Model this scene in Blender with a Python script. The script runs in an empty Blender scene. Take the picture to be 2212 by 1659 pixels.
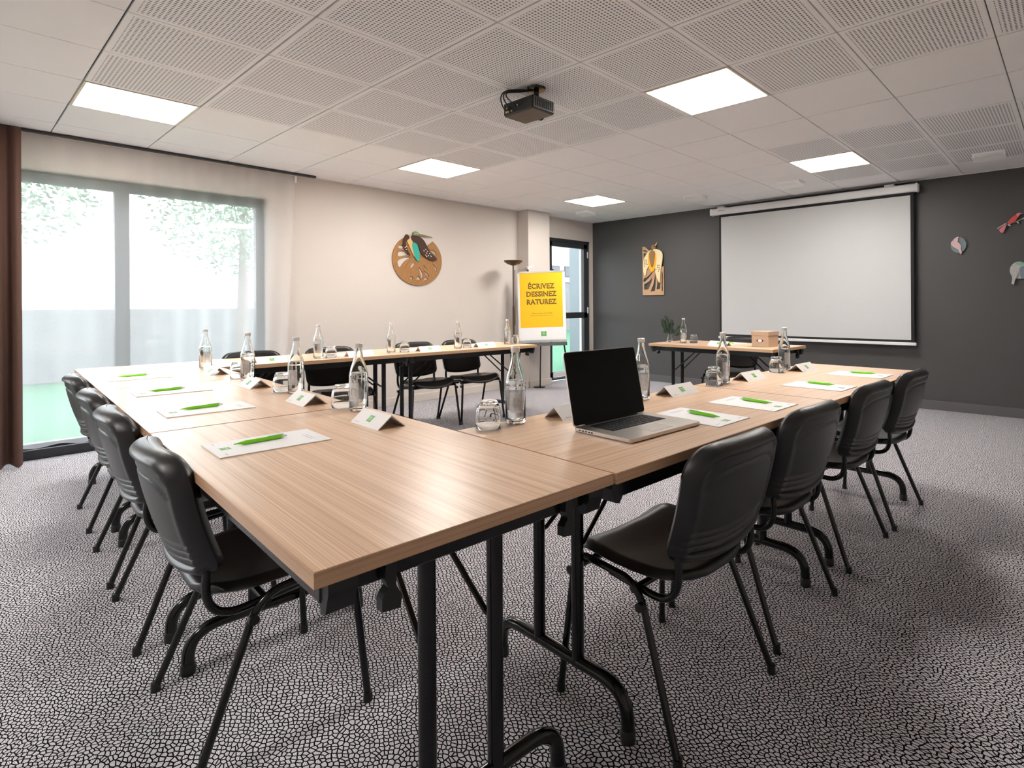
import bpy, math, random
from mathutils import Vector, Matrix
from mathutils.geometry import tessellate_polygon
random.seed(7)
S = bpy.context.scene
COL = S.collection
PI = math.pi
R = math.radians

# ------------------------------------------------------------------ camera
W_, H_ = 2212.0, 1659.0
F_PX, CX, CY = 1215.69, 1274.70, 658.29
cam_d = bpy.data.cameras.new('camera')
cam_d.sensor_fit = 'HORIZONTAL'; cam_d.sensor_width = 36.0
cam_d.lens = 36.0 * F_PX / W_
cam_d.shift_x = (W_ / 2 - CX) / W_
cam_d.shift_y = (CY - H_ / 2) / W_
cam_d.clip_start = 0.05; cam_d.clip_end = 200
cam = bpy.data.objects.new('camera', cam_d); COL.objects.link(cam)
yaw, roll = R(40.8899), R(-0.3453)
f_ = Vector((-math.sin(yaw), math.cos(yaw), 0)); r0 = Vector((math.cos(yaw), math.sin(yaw), 0)); u0 = Vector((0, 0, 1))
r_ = r0 * math.cos(roll) + u0 * math.sin(roll); u_ = u0 * math.cos(roll) - r0 * math.sin(roll)
m = Matrix((r_, u_, -f_)).transposed().to_4x4(); m.translation = Vector((6.1367, -7.1639, 1.1767))
cam.matrix_world = m
S.camera = cam

# ------------------------------------------------------------------ world, daylight, exposure
world = bpy.data.worlds.new('overcast_sky'); S.world = world; world.use_nodes = True
wn = world.node_tree.nodes; wl = world.node_tree.links
bg = wn['Background']
bg.inputs['Color'].default_value = (0.94, 0.95, 1.0, 1)
bg.inputs['Strength'].default_value = 4.6
S.view_settings.view_transform = 'Standard'; S.view_settings.look = 'None'
S.view_settings.exposure = 0.95; S.view_settings.gamma = 1.0
S.view_settings.use_curve_mapping = False
S.cycles.use_denoising = True
S.cycles.max_bounces = 12; S.cycles.diffuse_bounces = 4; S.cycles.glossy_bounces = 4
S.cycles.transmission_bounces = 12; S.cycles.transparent_max_bounces = 16
S.cycles.caustics_reflective = False; S.cycles.caustics_refractive = False
S.cycles.sample_clamp_indirect = 8.0
PANEL_STRENGTH = 24.0

def portal(name, loc, sx, sy):
    l = bpy.data.lights.new(name, 'AREA'); l.shape = 'RECTANGLE'; l.size = sx; l.size_y = sy
    l.cycles.is_portal = True
    o = bpy.data.objects.new(name, l); COL.objects.link(o)
    o.location = loc; o.rotation_euler = (R(90), 0, R(-90))
    return o
portal('window_daylight_portal', (-0.13, -6.12, 1.14), 2.2, 2.2)
portal('rear_window_daylight_portal', (-0.13, -8.95, 1.14), 2.2, 2.2)
portal('door_daylight_portal', (-0.13, -0.58, 1.1), 0.95, 2.1)

# ------------------------------------------------------------------ helpers
class MB:
    def __init__(s): s.v = []; s.f = []
    def add(s, vs, fs):
        n = len(s.v); s.v += [tuple(x) for x in vs]; s.f += [tuple(i + n for i in q) for q in fs]; return s
    def box(s, x0, y0, z0, x1, y1, z1, M=None):
        vs = [(x0,y0,z0),(x1,y0,z0),(x1,y1,z0),(x0,y1,z0),(x0,y0,z1),(x1,y0,z1),(x1,y1,z1),(x0,y1,z1)]
        if M: vs = [M @ Vector(v) for v in vs]
        return s.add(vs, [(0,3,2,1),(4,5,6,7),(0,1,5,4),(1,2,6,5),(2,3,7,6),(3,0,4,7)])
    def rbox(s, x0, y0, z0, x1, y1, z1, b=0.003, M=None):      # box with chamfered edges all round
        vs = []; idx = {}
        for ix, (X, sx) in enumerate(((x0, 1), (x1, -1))):
            for iy, (Y, sy) in enumerate(((y0, 1), (y1, -1))):
                for iz, (Z, sz) in enumerate(((z0, 1), (z1, -1))):
                    for a in range(3):
                        p = [X + sx*b, Y + sy*b, Z + sz*b]; p[a] = (X, Y, Z)[a]
                        idx[ix,iy,iz,a] = len(vs); vs.append(p)
        fs = []
        g = lambda *k: idx[k]
        for a in range(3):
            o1, o2 = [k for k in range(3) if k != a]
            for e in (0, 1):
                q = []
                for (p, r) in ((0,0),(1,0),(1,1),(0,1)):
                    k = [0,0,0]; k[a] = e; k[o1] = p; k[o2] = r; q.append(g(*k, a))
                fs.append(q)
        for a in range(3):
            o1, o2 = [k for k in range(3) if k != a]
            for p in (0, 1):
                for r in (0, 1):
                    k0 = [0,0,0]; k0[o1] = p; k0[o2] = r; k1 = list(k0); k1[a] = 1
                    fs.append((g(*k0, o1), g(*k1, o1), g(*k1, o2), g(*k0, o2)))
        for ix in (0,1):
            for iy in (0,1):
                for iz in (0,1): fs.append(tuple(g(ix,iy,iz,a) for a in range(3)))
        if M: vs = [M @ Vector(v) for v in vs]
        return s.add(vs, fs)
    def tube(s, pts, r, seg=10, caps=True, rr=None):
        pts = [Vector(p) for p in pts]; n = len(pts); rings = []; up = None
        for i, p in enumerate(pts):
            t = (pts[min(i+1, n-1)] - pts[max(i-1, 0)]).normalized()
            if up is None:
                a = Vector((0,0,1)) if abs(t.z) < .9 else Vector((1,0,0))
                up = (a - t * a.dot(t)).normalized()
            else: up = (up - t * up.dot(t)).normalized()
            w = t.cross(up); q = rr[i] if rr else r
            rings.append([p + (up*math.cos(2*PI*k/seg) + w*math.sin(2*PI*k/seg)) * q for k in range(seg)])
        vs = [v for g in rings for v in g]; fs = []
        for i in range(n-1):
            for k in range(seg):
                a, b = i*seg+k, i*seg+(k+1) % seg; fs.append((a, b, b+seg, a+seg))
        if caps: fs.append(tuple(range(seg))[::-1]); fs.append(tuple((n-1)*seg+k for k in range(seg)))
        return s.add(vs, fs)
    def lathe(s, prof, seg=24, M=None):          # prof: (r, z) from bottom up; r==0 closes
        vs = []; fs = []; rows = []
        for r, z in prof:
            if r < 1e-6: rows.append([len(vs)]); vs.append((0,0,z))
            else:
                rows.append(list(range(len(vs), len(vs)+seg)))
                vs += [(r*math.cos(2*PI*k/seg), r*math.sin(2*PI*k/seg), z) for k in range(seg)]
        for a, b in zip(rows, rows[1:]):
            for k in range(seg):
                k2 = (k+1) % seg
                if len(a) == 1 and len(b) == 1: continue
                if len(a) == 1: fs.append((a[0], b[k2], b[k]))
                elif len(b) == 1: fs.append((a[k], a[k2], b[0]))
                else: fs.append((a[k], a[k2], b[k2], b[k]))
        if M: vs = [M @ Vector(v) for v in vs]
        return s.add(vs, fs)
    def prism(s, loops, d0, d1, to3):            # 2D outlines (first outer, rest holes) extruded from d0 to d1
        flat = [p for l in loops for p in l]; n = len(flat)
        tri = tessellate_polygon([[Vector((p[0], p[1], 0)) for p in l] for l in loops])
        vs = [to3(p[0], p[1], d0) for p in flat] + [to3(p[0], p[1], d1) for p in flat]
        fs = [tuple(t) for t in tri] + [tuple(i+n for i in t[::-1]) for t in tri]
        o = 0
        for l in loops:
            k = len(l)
            for i in range(k): a, b = o+i, o+(i+1) % k; fs.append((a, b, b+n, a+n))
            o += k
        return s.add(vs, fs)
    def mesh(s, name, mat, smooth=False, angle=None):
        me = bpy.data.meshes.new(name); me.from_pydata(s.v, [], s.f); me.validate()
        if isinstance(mat, (list, tuple)):
            for q in mat: me.materials.append(q)
        elif mat: me.materials.append(mat)
        import bmesh
        b = bmesh.new(); b.from_mesh(me); bmesh.ops.recalc_face_normals(b, faces=b.faces)
        if smooth:
            for fc in b.faces: fc.smooth = True
            lim = angle if angle else R(40)
            for e in b.edges:
                if len(e.link_faces) == 2 and e.calc_face_angle(0) > lim: e.smooth = False
        b.to_mesh(me); b.free()
        return me
    def build(s, name, mat, parent=None, smooth=False, angle=None):
        return obj(name, s.mesh(name, mat, smooth, angle), parent)

def obj(name, me, parent=None, M=None):
    o = bpy.data.objects.new(name, me); COL.objects.link(o)
    if parent is not None: o.parent = parent
    if M is not None: o.matrix_local = M
    return o
def tag(o, label=None, cat=None, group=None, kind=None):
    if label: o['label'] = label
    if cat: o['category'] = cat
    if group: o['group'] = group
    if kind: o['kind'] = kind
    return o
def thing(name, label, cat, loc=(0,0,0), rotz=0.0, group=None):
    o = bpy.data.objects.new(name, None); COL.objects.link(o); o.empty_display_size = .1
    o.location = loc; o.rotation_euler = (0, 0, rotz)
    return tag(o, label, cat, group)
KIDS = {}
def copy_tree(src, parent=None):
    c = src.copy(); COL.objects.link(c); c.parent = parent
    for ch in [o for o in list(src.children)]: copy_tree(ch, c)
    return c
def arc(p0, c, p1, n=6):                       # quadratic bend
    p0, c, p1 = Vector(p0), Vector(c), Vector(p1)
    return [(p0*(1-t)**2 + c*2*t*(1-t) + p1*t*t) for t in [i/n for i in range(n+1)]]

# ------------------------------------------------------------------ materials
def new_mat(name):
    m = bpy.data.materials.new(name); m.use_nodes = True
    return m, m.node_tree.nodes, m.node_tree.links, m.node_tree.nodes['Principled BSDF']
def mat(name, c, rough=.5, metal=0.0, spec=.5, noise=0.0, nscale=40, bump=0.0, bscale=200):
    m, n, l, p = new_mat(name)
    p.inputs['Base Color'].default_value = (*c, 1); p.inputs['Roughness'].default_value = rough
    p.inputs['Metallic'].default_value = metal; p.inputs['Specular IOR Level'].default_value = spec
    if noise or bump:
        tc = n.new('ShaderNodeTexCoord')
    if noise:
        nz = n.new('ShaderNodeTexNoise'); nz.inputs['Scale'].default_value = nscale; l.new(tc.outputs['Object'], nz.inputs['Vector'])
        mp = n.new('ShaderNodeMapRange'); mp.inputs['To Min'].default_value = 1 - noise; mp.inputs['To Max'].default_value = 1 + noise
        l.new(nz.outputs['Fac'], mp.inputs['Value'])
        mx = n.new('ShaderNodeMix'); mx.data_type = 'RGBA'; mx.blend_type = 'MULTIPLY'; mx.inputs['Factor'].default_value = 1
        mx.inputs['A'].default_value = (*c, 1); l.new(mp.outputs['Result'], mx.inputs['B']); l.new(mx.outputs['Result'], p.inputs['Base Color'])
    if bump:
        nb = n.new('ShaderNodeTexNoise'); nb.inputs['Scale'].default_value = bscale; l.new(tc.outputs['Object'], nb.inputs['Vector'])
        bp = n.new('ShaderNodeBump'); bp.inputs['Strength'].default_value = bump; bp.inputs['Distance'].default_value = .002
        l.new(nb.outputs['Fac'], bp.inputs['Height']); l.new(bp.outputs['Normal'], p.inputs['Normal'])
    return m
def glass(name, c=(1,1,1), rough=0.0, ior=1.45):
    m, n, l, p = new_mat(name)
    p.inputs['Base Color'].default_value = (*c, 1); p.inputs['Roughness'].default_value = rough
    p.inputs['Transmission Weight'].default_value = 1; p.inputs['IOR'].default_value = ior
    return m
def emit(name, c, s):
    m, n, l, p = new_mat(name); n.remove(p)
    e = n.new('ShaderNodeEmission'); e.inputs['Color'].default_value = (*c, 1); e.inputs['Strength'].default_value = s
    l.new(e.outputs[0], n['Material Output'].inputs['Surface']); return m
def thin_glass(name, tint=(.96,.98,.98), refl=.06):
    m, n, l, p = new_mat(name); n.remove(p)
    t = n.new('ShaderNodeBsdfTransparent'); t.inputs['Color'].default_value = (*tint, 1)
    g = n.new('ShaderNodeBsdfGlossy'); g.inputs['Roughness'].default_value = .02
    lw = n.new('ShaderNodeLayerWeight'); lw.inputs['Blend'].default_value = .2
    mp = n.new('ShaderNodeMath'); mp.operation = 'MULTIPLY_ADD'; mp.inputs[1].default_value = .5; mp.inputs[2].default_value = refl
    l.new(lw.outputs['Fresnel'], mp.inputs[0])
    mx = n.new('ShaderNodeMixShader'); l.new(mp.outputs[0], mx.inputs[0]); l.new(t.outputs[0], mx.inputs[1]); l.new(g.outputs[0], mx.inputs[2])
    l.new(mx.outputs[0], n['Material Output'].inputs['Surface']); return m
def math_node(n, l, op, a, b=None, c=None):
    q = n.new('ShaderNodeMath'); q.operation = op
    for i, x in enumerate((a, b, c)):
        if x is None: continue
        if isinstance(x, (int, float)): q.inputs[i].default_value = x
        else: l.new(x, q.inputs[i])
    return q.outputs[0]

def wood_mat(name, light, dark, scale=1.0, rough=.3, sv=None):
    m, n, l, p = new_mat(name)
    tc = n.new('ShaderNodeTexCoord'); mp = n.new('ShaderNodeMapping'); mp.inputs['Scale'].default_value = sv or (.7*scale, 110*scale, 30*scale)
    oi = n.new('ShaderNodeObjectInfo')
    ad = n.new('ShaderNodeVectorMath'); ad.operation = 'ADD'; l.new(tc.outputs['Object'], ad.inputs[0])
    sc = n.new('ShaderNodeVectorMath'); sc.operation = 'SCALE'; sc.inputs[0].default_value = (3.1, 1.7, .4); l.new(oi.outputs['Random'], sc.inputs['Scale']); l.new(sc.outputs[0], ad.inputs[1])
    l.new(ad.outputs[0], mp.inputs['Vector'])
    n1 = n.new('ShaderNodeTexNoise'); n1.inputs['Scale'].default_value = 1.0; n1.inputs['Detail'].default_value = 5; n1.inputs['Roughness'].default_value = .62
    l.new(mp.outputs[0], n1.inputs['Vector'])
    mp2 = n.new('ShaderNodeMapping'); mp2.inputs['Scale'].default_value = (sv[0]*.5, sv[1]*.5, sv[2]*3) if sv else (.35*scale, 420*scale, 100*scale); l.new(ad.outputs[0], mp2.inputs['Vector'])
    n2 = n.new('ShaderNodeTexNoise'); n2.inputs['Scale'].default_value = 1.0; n2.inputs['Detail'].default_value = 2; l.new(mp2.outputs[0], n2.inputs['Vector'])
    s = math_node(n, l, 'MULTIPLY_ADD', n2.outputs['Fac'], .55, math_node(n, l, 'MULTIPLY', n1.outputs['Fac'], .6))
    r = n.new('ShaderNodeValToRGB'); r.color_ramp.elements[0].position = .42; r.color_ramp.elements[1].position = .68
    r.color_ramp.elements[0].color = (*dark, 1); r.color_ramp.elements[1].color = (*light, 1)
    l.new(s, r.inputs[0]); l.new(r.outputs[0], p.inputs['Base Color'])
    p.inputs['Roughness'].default_value = rough; p.inputs['Specular IOR Level'].default_value = .35
    return m

M_ = {}
M_['wall'] = mat('warm_white_wall_paint', (.60,.55,.51), .75, noise=.02, nscale=3, bump=.08, bscale=300)
M_['dark'] = mat('charcoal_wall_paint', (.062,.061,.063), .55, noise=.03, nscale=3, bump=.1, bscale=260)
M_['dark_base'] = mat('charcoal_baseboard_paint', (.10,.10,.105), .5, noise=.02)
M_['tile'] = mat('white_plaster_tile', (.84,.835,.845), .7, noise=.015, nscale=6)
M_['tgrid'] = mat('pale_grey_ceiling_grid', (.16,.16,.17), .6, noise=.02)
M_['white_plastic'] = mat('white_plastic', (.86,.86,.86), .4, noise=.01)
M_['white_metal'] = mat('white_lacquered_metal', (.74,.75,.76), .35, noise=.01)
M_['black_metal'] = mat('black_lacquered_steel', (.0045,.0045,.005), .17, noise=.05)
M_['black_plastic'] = mat('black_moulded_plastic', (.007,.007,.008), .42, noise=.05, bump=.15, bscale=600)
M_['vinyl'] = mat('black_vinyl_upholstery', (.010,.0095,.0105), .34, noise=.06, bump=.2, bscale=350)
M_['shell'] = mat('charcoal_plastic_shell', (.015,.015,.0165), .33, noise=.05, bump=.15, bscale=700)
M_['anth'] = mat('anthracite_aluminium', (.030,.032,.037), .4, noise=.03)
M_['paper'] = mat('white_paper', (.86,.86,.87), .6, noise=.01)
M_['card'] = mat('white_card', (.84,.82,.81), .55, noise=.01)
M_['green'] = mat('green_print', (.10,.42,.06), .5, noise=.02)
M_['grey_print'] = mat('grey_print', (.42,.42,.44), .6, noise=.02)
M_['pen'] = mat('lime_green_plastic', (.23,.72,.015), .3, noise=.02)
M_['pen_white'] = mat('frosted_white_plastic', (.75,.78,.78), .3, noise=.02)
M_['pen_clip'] = mat('pale_blue_white_plastic', (.55,.75,.80), .3, noise=.02)
M_['alu'] = mat('brushed_aluminium', (.62,.58,.54), .3, .9, noise=.04, nscale=120)
M_['key'] = mat('black_key_plastic', (.006,.006,.007), .5, spec=.2, noise=.04)
M_['trackpad'] = mat('satin_trackpad', (.46,.42,.39), .45, .2, noise=.01)
M_['screen_black'] = mat('glossy_black_display', (.003,.003,.003), .3, spec=.12, noise=.02)
M_['cap'] = mat('silver_bottle_cap', (.78,.77,.77), .3, .25, noise=.03)
M_['label'] = mat('etched_bottle_label', (.72,.74,.76), .6, noise=.03)
M_['bglass'] = glass('clear_bottle_glass', (.98,.995,.99))
M_['tglass'] = glass('clear_tumbler_glass', (.99,1,1))
M_['water'] = glass('still_water', (1,1,1), 0, 1.33)
M_['pane'] = thin_glass('window_glass')
M_['wood_tab'] = wood_mat('oak_laminate', (.84,.595,.42), (.59,.375,.235), 1.0, .3)
M_['wood_edge'] = wood_mat('oak_edge_band', (.64,.41,.255), (.50,.30,.175), 1.0, .3, (2.0, 2.0, 160.0))
M_['art_wood'] = wood_mat('stained_plywood', (.36,.185,.068), (.27,.13,.045), .6, .5)
M_['art_pale'] = wood_mat('pale_plywood', (.52,.33,.19), (.42,.25,.14), .6, .5)
M_['kraft'] = mat('kraft_board', (.52,.38,.27), .7, noise=.05)
M_['brown_cloth'] = mat('brown_drape_cloth', (.088,.042,.030), .9, noise=.1, nscale=60, bump=.3, bscale=500)
M_['lamp_metal'] = mat('bronze_lamp_metal', (.12,.085,.06), .35, .8, noise=.04)
M_['yellow'] = mat('yellow_print', (.95,.52,.0), .6, noise=.01)
M_['ink'] = mat('dark_ink', (.035,.018,.01), .7, noise=.02)
M_['grey_tray'] = mat('grey_easel_tray', (.10,.10,.105), .5, noise=.03)
M_['alu_frame'] = mat('light_aluminium_frame', (.55,.55,.56), .35, .6, noise=.03)
M_['screen_white'] = mat('matte_projection_fabric', (.545,.555,.565), .9, noise=.01)
M_['screen_border'] = mat('black_screen_border', (.010,.010,.011), .8, noise=.03)
M_['panel'] = emit('lit_panel_diffuser', (1.0,.945,.88), PANEL_STRENGTH)
M_['panel_frame'] = mat('warm_white_panel_frame', (.75,.66,.55), .5, noise=.02)

# carpet: pale hatched pebbles on black
def carpet():
    m, n, l, p = new_mat('pebble_patterned_carpet')
    tc = n.new('ShaderNodeTexCoord')
    nz = n.new('ShaderNodeTexNoise'); nz.inputs['Scale'].default_value = 2.2; l.new(tc.outputs['Object'], nz.inputs['Vector'])
    mp = n.new('ShaderNodeMapping'); mp.inputs['Rotation'].default_value = (0,0,R(35)); mp.inputs['Scale'].default_value = (60, 86, 1)
    wv = n.new('ShaderNodeVectorMath'); wv.operation = 'MULTIPLY_ADD'; l.new(nz.outputs['Color'], wv.inputs[0]); wv.inputs[1].default_value = (.10,.10,0); l.new(tc.outputs['Object'], wv.inputs[2])
    l.new(wv.outputs[0], mp.inputs['Vector'])
    vs = []
    for ft in ('DISTANCE_TO_EDGE', 'F1'):
        v = n.new('ShaderNodeTexVoronoi'); v.voronoi_dimensions = '2D'; v.feature = ft; v.inputs['Scale'].default_value = 1.0; v.inputs['Randomness'].default_value = .78
        l.new(mp.outputs[0], v.inputs['Vector']); vs.append(v)
    edge = n.new('ShaderNodeMapRange'); edge.interpolation_type = 'SMOOTHSTEP'; edge.inputs['From Min'].default_value = .11; edge.inputs['From Max'].default_value = .15
    l.new(vs[0].outputs['Distance'], edge.inputs['Value'])
    sp = n.new('ShaderNodeSeparateColor'); l.new(vs[1].outputs['Color'], sp.inputs[0])
    ang = math_node(n, l, 'MULTIPLY', sp.outputs[0], 3.14159)
    xy = n.new('ShaderNodeSeparateXYZ'); l.new(tc.outputs['Object'], xy.inputs[0])
    d = math_node(n, l, 'ADD', math_node(n, l, 'MULTIPLY', xy.outputs[0], math_node(n, l, 'COSINE', ang)), math_node(n, l, 'MULTIPLY', xy.outputs[1], math_node(n, l, 'SINE', ang)))
    st = math_node(n, l, 'SINE', math_node(n, l, 'MULTIPLY', d, 1650.0))
    stm = n.new('ShaderNodeMapRange'); stm.inputs['From Min'].default_value = -.95; stm.inputs['From Max'].default_value = -.4; stm.inputs['To Min'].default_value = .25; stm.inputs['To Max'].default_value = 1
    l.new(st, stm.inputs['Value'])
    fac = math_node(n, l, 'MULTIPLY', edge.outputs[0], stm.outputs[0])
    mx = n.new('ShaderNodeMix'); mx.data_type = 'RGBA'; mx.inputs['A'].default_value = (.008,.0075,.010,1); mx.inputs['B'].default_value = (.78,.76,.81,1)
    l.new(fac, mx.inputs['Factor']); l.new(mx.outputs['Result'], p.inputs['Base Color'])
    p.inputs['Roughness'].default_value = 1; p.inputs['Specular IOR Level'].default_value = 0
    nb = n.new('ShaderNodeTexNoise'); nb.inputs['Scale'].default_value = 500; l.new(tc.outputs['Object'], nb.inputs['Vector'])
    bp = n.new('ShaderNodeBump'); bp.inputs['Strength'].default_value = .35; bp.inputs['Distance'].default_value = .003
    l.new(nb.outputs['Fac'], bp.inputs['Height']); l.new(bp.outputs['Normal'], p.inputs['Normal'])
    return m
M_['carpet'] = carpet()

def perforated(name, pitch, rad, margin, slot=1.0):
    m, n, l, p = new_mat(name)
    tc = n.new('ShaderNodeTexCoord'); xy = n.new('ShaderNodeSeparateXYZ'); l.new(tc.outputs['Object'], xy.inputs[0])
    def cell(o, k):
        a = math_node(n, l, 'FRACT', math_node(n, l, 'MULTIPLY_ADD', o, 1/pitch, 100.0))
        return math_node(n, l, 'MULTIPLY', math_node(n, l, 'SUBTRACT', a, .5), k)
    cx, cy = cell(xy.outputs[0], 1.0), cell(xy.outputs[1], slot)
    r = math_node(n, l, 'SQRT', math_node(n, l, 'ADD', math_node(n, l, 'POWER', math_node(n, l, 'ABSOLUTE', cx), 2.0), math_node(n, l, 'POWER', math_node(n, l, 'ABSOLUTE', cy), 2.0)))
    hole = math_node(n, l, 'LESS_THAN', r, rad/pitch)
    ins = math_node(n, l, 'MULTIPLY', math_node(n, l, 'LESS_THAN', math_node(n, l, 'ABSOLUTE', xy.outputs[0]), .3-margin), math_node(n, l, 'LESS_THAN', math_node(n, l, 'ABSOLUTE', xy.outputs[1]), .3-margin))
    fac = math_node(n, l, 'MULTIPLY', hole, ins)
    mx = n.new('ShaderNodeMix'); mx.data_type = 'RGBA'; mx.inputs['A'].default_value = (.84,.835,.845,1); mx.inputs['B'].default_value = (.20,.20,.215,1)
    l.new(fac, mx.inputs['Factor']); l.new(mx.outputs['Result'], p.inputs['Base Color']); p.inputs['Roughness'].default_value = .7
    return m
M_['perf'] = perforated('perforated_plaster_tile', .020, .0052, .030, .8)

def sheer():
    m, n, l, p = new_mat('white_sheer_voile'); n.remove(p)
    tr = n.new('ShaderNodeBsdfTransparent'); tr.inputs['Color'].default_value = (1,1,1,1)
    tl = n.new('ShaderNodeBsdfTranslucent'); tl.inputs['Color'].default_value = (.92,.92,.95,1)
    df = n.new('ShaderNodeBsdfDiffuse'); df.inputs['Color'].default_value = (.85,.84,.82,1)
    a = n.new('ShaderNodeMixShader'); a.inputs[0].default_value = .35; l.new(tl.outputs[0], a.inputs[1]); l.new(df.outputs[0], a.inputs[2])
    lw = n.new('ShaderNodeLayerWeight'); lw.inputs['Blend'].default_value = .35
    tc = n.new('ShaderNodeTexCoord'); wv = n.new('ShaderNodeTexNoise'); wv.inputs['Scale'].default_value = 300; l.new(tc.outputs['Object'], wv.inputs['Vector'])
    fa = math_node(n, l, 'MULTIPLY_ADD', lw.outputs['Facing'], .75, .24)
    fb = math_node(n, l, 'MULTIPLY_ADD', wv.outputs['Fac'], .1, fa)
    mx = n.new('ShaderNodeMixShader'); l.new(fb, mx.inputs[0]); l.new(tr.outputs[0], mx.inputs[1]); l.new(a.outputs[0], mx.inputs[2])
    l.new(mx.outputs[0], n['Material Output'].inputs['Surface']); return m
M_['sheer'] = sheer()

# ------------------------------------------------------------------ room shell
HC = 2.5437                        # ceiling height
XR, YB = 7.3, -10.6                 # right wall, rear wall
T = .764                           # table height
# floor
b = MB(); b.add([(0,YB,0),(XR,YB,0),(XR,0,0),(0,0,0)], [(0,1,2,3)]); b.add([(0,YB,-.1),(XR,YB,-.1),(XR,0,-.1),(0,0,-.1)], [(0,3,2,1)])
fl = b.build('floor', M_['carpet']); tag(fl, 'carpet with pale hatched pebbles on black', kind='structure')
# window wall: solid pieces around the two openings
WY0, WY1, WZ0, WZ1 = -7.24, -5.014, .03, 2.262
DY0, DY1, DZ1 = -1.05, -.064, 2.222
b = MB()
VY0, VY1 = -10.06, -7.84
b.box(-.25, YB, 0, 0, VY0, HC+.1); b.box(-.25, VY0, WZ1, 0, VY1, HC+.1); b.box(-.25, VY0, -.1, 0, VY1, WZ0); b.box(-.25, VY1, 0, 0, WY0, HC+.1); b.box(-.25, WY0, WZ1, 0, WY1, HC+.1); b.box(-.25, WY0, -.1, 0, WY1, WZ0)
b.box(-.25, WY1, 0, 0, DY0, HC+.1); b.box(-.25, DY0, DZ1, 0, DY1, HC+.1); b.box(-.25, DY1, 0, 0, .25, HC+.1)
w = b.build('wall_left', M_['wall']); tag(w, 'warm white wall with the large window and glass door', kind='structure')
b = MB(); b.rbox(0, -1.67, 0, .22, -1.24, HC, .002)
o = b.build('pillar', M_['wall'], w)
b = MB(); b.box(-.25, 0, 0, XR+.2, .25, HC+.1); w2 = b.build('wall_back', M_['dark']); tag(w2, 'charcoal grey wall behind the projection screen', kind='structure')
b = MB(); b.box(XR, YB, 0, XR+.2, 0, HC+.1); tag(b.build('wall_right', M_['wall']), 'warm white wall on the right', kind='structure')
b = MB(); b.box(-.25, YB-.2, 0, XR+.2, YB, HC+.1); tag(b.build('wall_front', M_['wall']), 'warm white wall behind the viewer', kind='structure')
# baseboards
b = MB(); b.rbox(0, -4.98, 0, .014, -1.67, .095, .003); b.rbox(0, -1.684, 0, .234, -1.67, .095, .003); b.rbox(.22, -1.684, 0, .234, -1.226, .095, .003)
M_['base'] = mat('warm_white_baseboard', (.62,.56,.51), .45, noise=.02)
tag(b.build('baseboard_left', M_['base']), 'warm white baseboard', kind='structure')
b = MB(); b.rbox(.02, -.014, 0, XR, 0, .10, .003); tag(b.build('baseboard_back', M_['dark_base']), 'grey baseboard under the charcoal wall', kind='structure')
# ceiling
b = MB(); b.box(-.25, YB-.2, HC+.018, XR+.2, .25, HC+.12)
ceil = b.build('ceiling', M_['tgrid']); tag(ceil, 'suspended ceiling of square plaster tiles', kind='structure')
OX, OY = 2.2243, -5.9943
LIGHTS = {(-2,-5), (3,-5), (-2,-1), (-2,3), (3,3), (-2,7), (3,7)}
def tile_mesh(mt, name):
    b = MB(); g = .0028
    b.rbox(-.3+g, -.3+g*1.6, 0, .3-g, .3-g*1.6, .016, .002); return b.mesh(name, mt)
TP, TQ = tile_mesh(M_['tile'], 'plain_tile'), tile_mesh(M_['perf'], 'perforated_tile')
for i in range(-4, 9):
    for j in range(-8, 10):
        if (i, j) in LIGHTS: continue
        x0, x1 = OX + .6*i, OX + .6*(i+1); y0, y1 = OY + .6*j, OY + .6*(j+1)
        cx0, cx1, cy0, cy1 = max(x0, .012), min(x1, XR-.01), max(y0, YB+.01), min(y1, -.012)
        if cx1-cx0 < .03 or cy1-cy0 < .03: continue
        perf = (i >= -1 and -1 <= j <= 3) or (i >= 3 and 6 <= j <= 8)
        if cx0 > x0+1e-4 or cx1 < x1-1e-4 or cy0 > y0+1e-4 or cy1 < y1-1e-4:
            b = MB(); b.rbox(cx0+.0028, cy0+.0028, HC, cx1-.0028, cy1-.0028, HC+.016, .0025); b.build('ceiling_tile', M_['tile'], ceil)
        else:
            obj('ceiling_tile', TQ if perf else TP, ceil, Matrix.Translation(((x0+x1)/2, (y0+y1)/2, HC)))
# row of tiles against the dark wall is closed by the loop (j=9 clipped); perimeter angle strip
b = MB(); b.box(0, -.02, HC-.004, XR, 0, HC+.004); b.box(0, YB, HC-.004, .02, 0, HC+.004); tag(b.build('trim_1', M_['tile']), 'white ceiling edge strip', kind='structure')

# lit ceiling panels
lab = {(-2,-1): 'lit ceiling panel in front of the sheer curtain', (-2,3): 'lit ceiling panel above the far row of tables by the round bird plaque',
       (-2,7): 'small looking far lit ceiling panel near the glass door', (3,-5): 'lit ceiling panel behind the viewer on the right', (-2,-5): 'lit ceiling panel behind the viewer by the second window', (3,3): 'large looking lit ceiling panel to the right of the projector',
       (3,7): 'lit ceiling panel in front of the projection screen'}
b = MB(); b.prism([[(-.297,-.297),(.297,-.297),(.297,.297),(-.297,.297)], [(-.283,-.283),(-.283,.283),(.283,.283),(.283,-.283)]], -.004, .014, lambda x,y,d: (x,y,d))
PF = b.mesh('panel_frame', M_['panel_frame'])
b = MB(); b.box(-.283,-.283,.0,.283,.283,.006); PD = b.mesh('panel_diffuser', M_['panel'])
for (i, j) in sorted(LIGHTS):
    t = thing('ceiling_light', lab[i, j], 'ceiling light', (OX+.6*i+.3, OY+.6*j+.3, HC), 0, 'lit ceiling panels')
    obj('frame', PF, t); obj('diffuser', PD, t)

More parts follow.
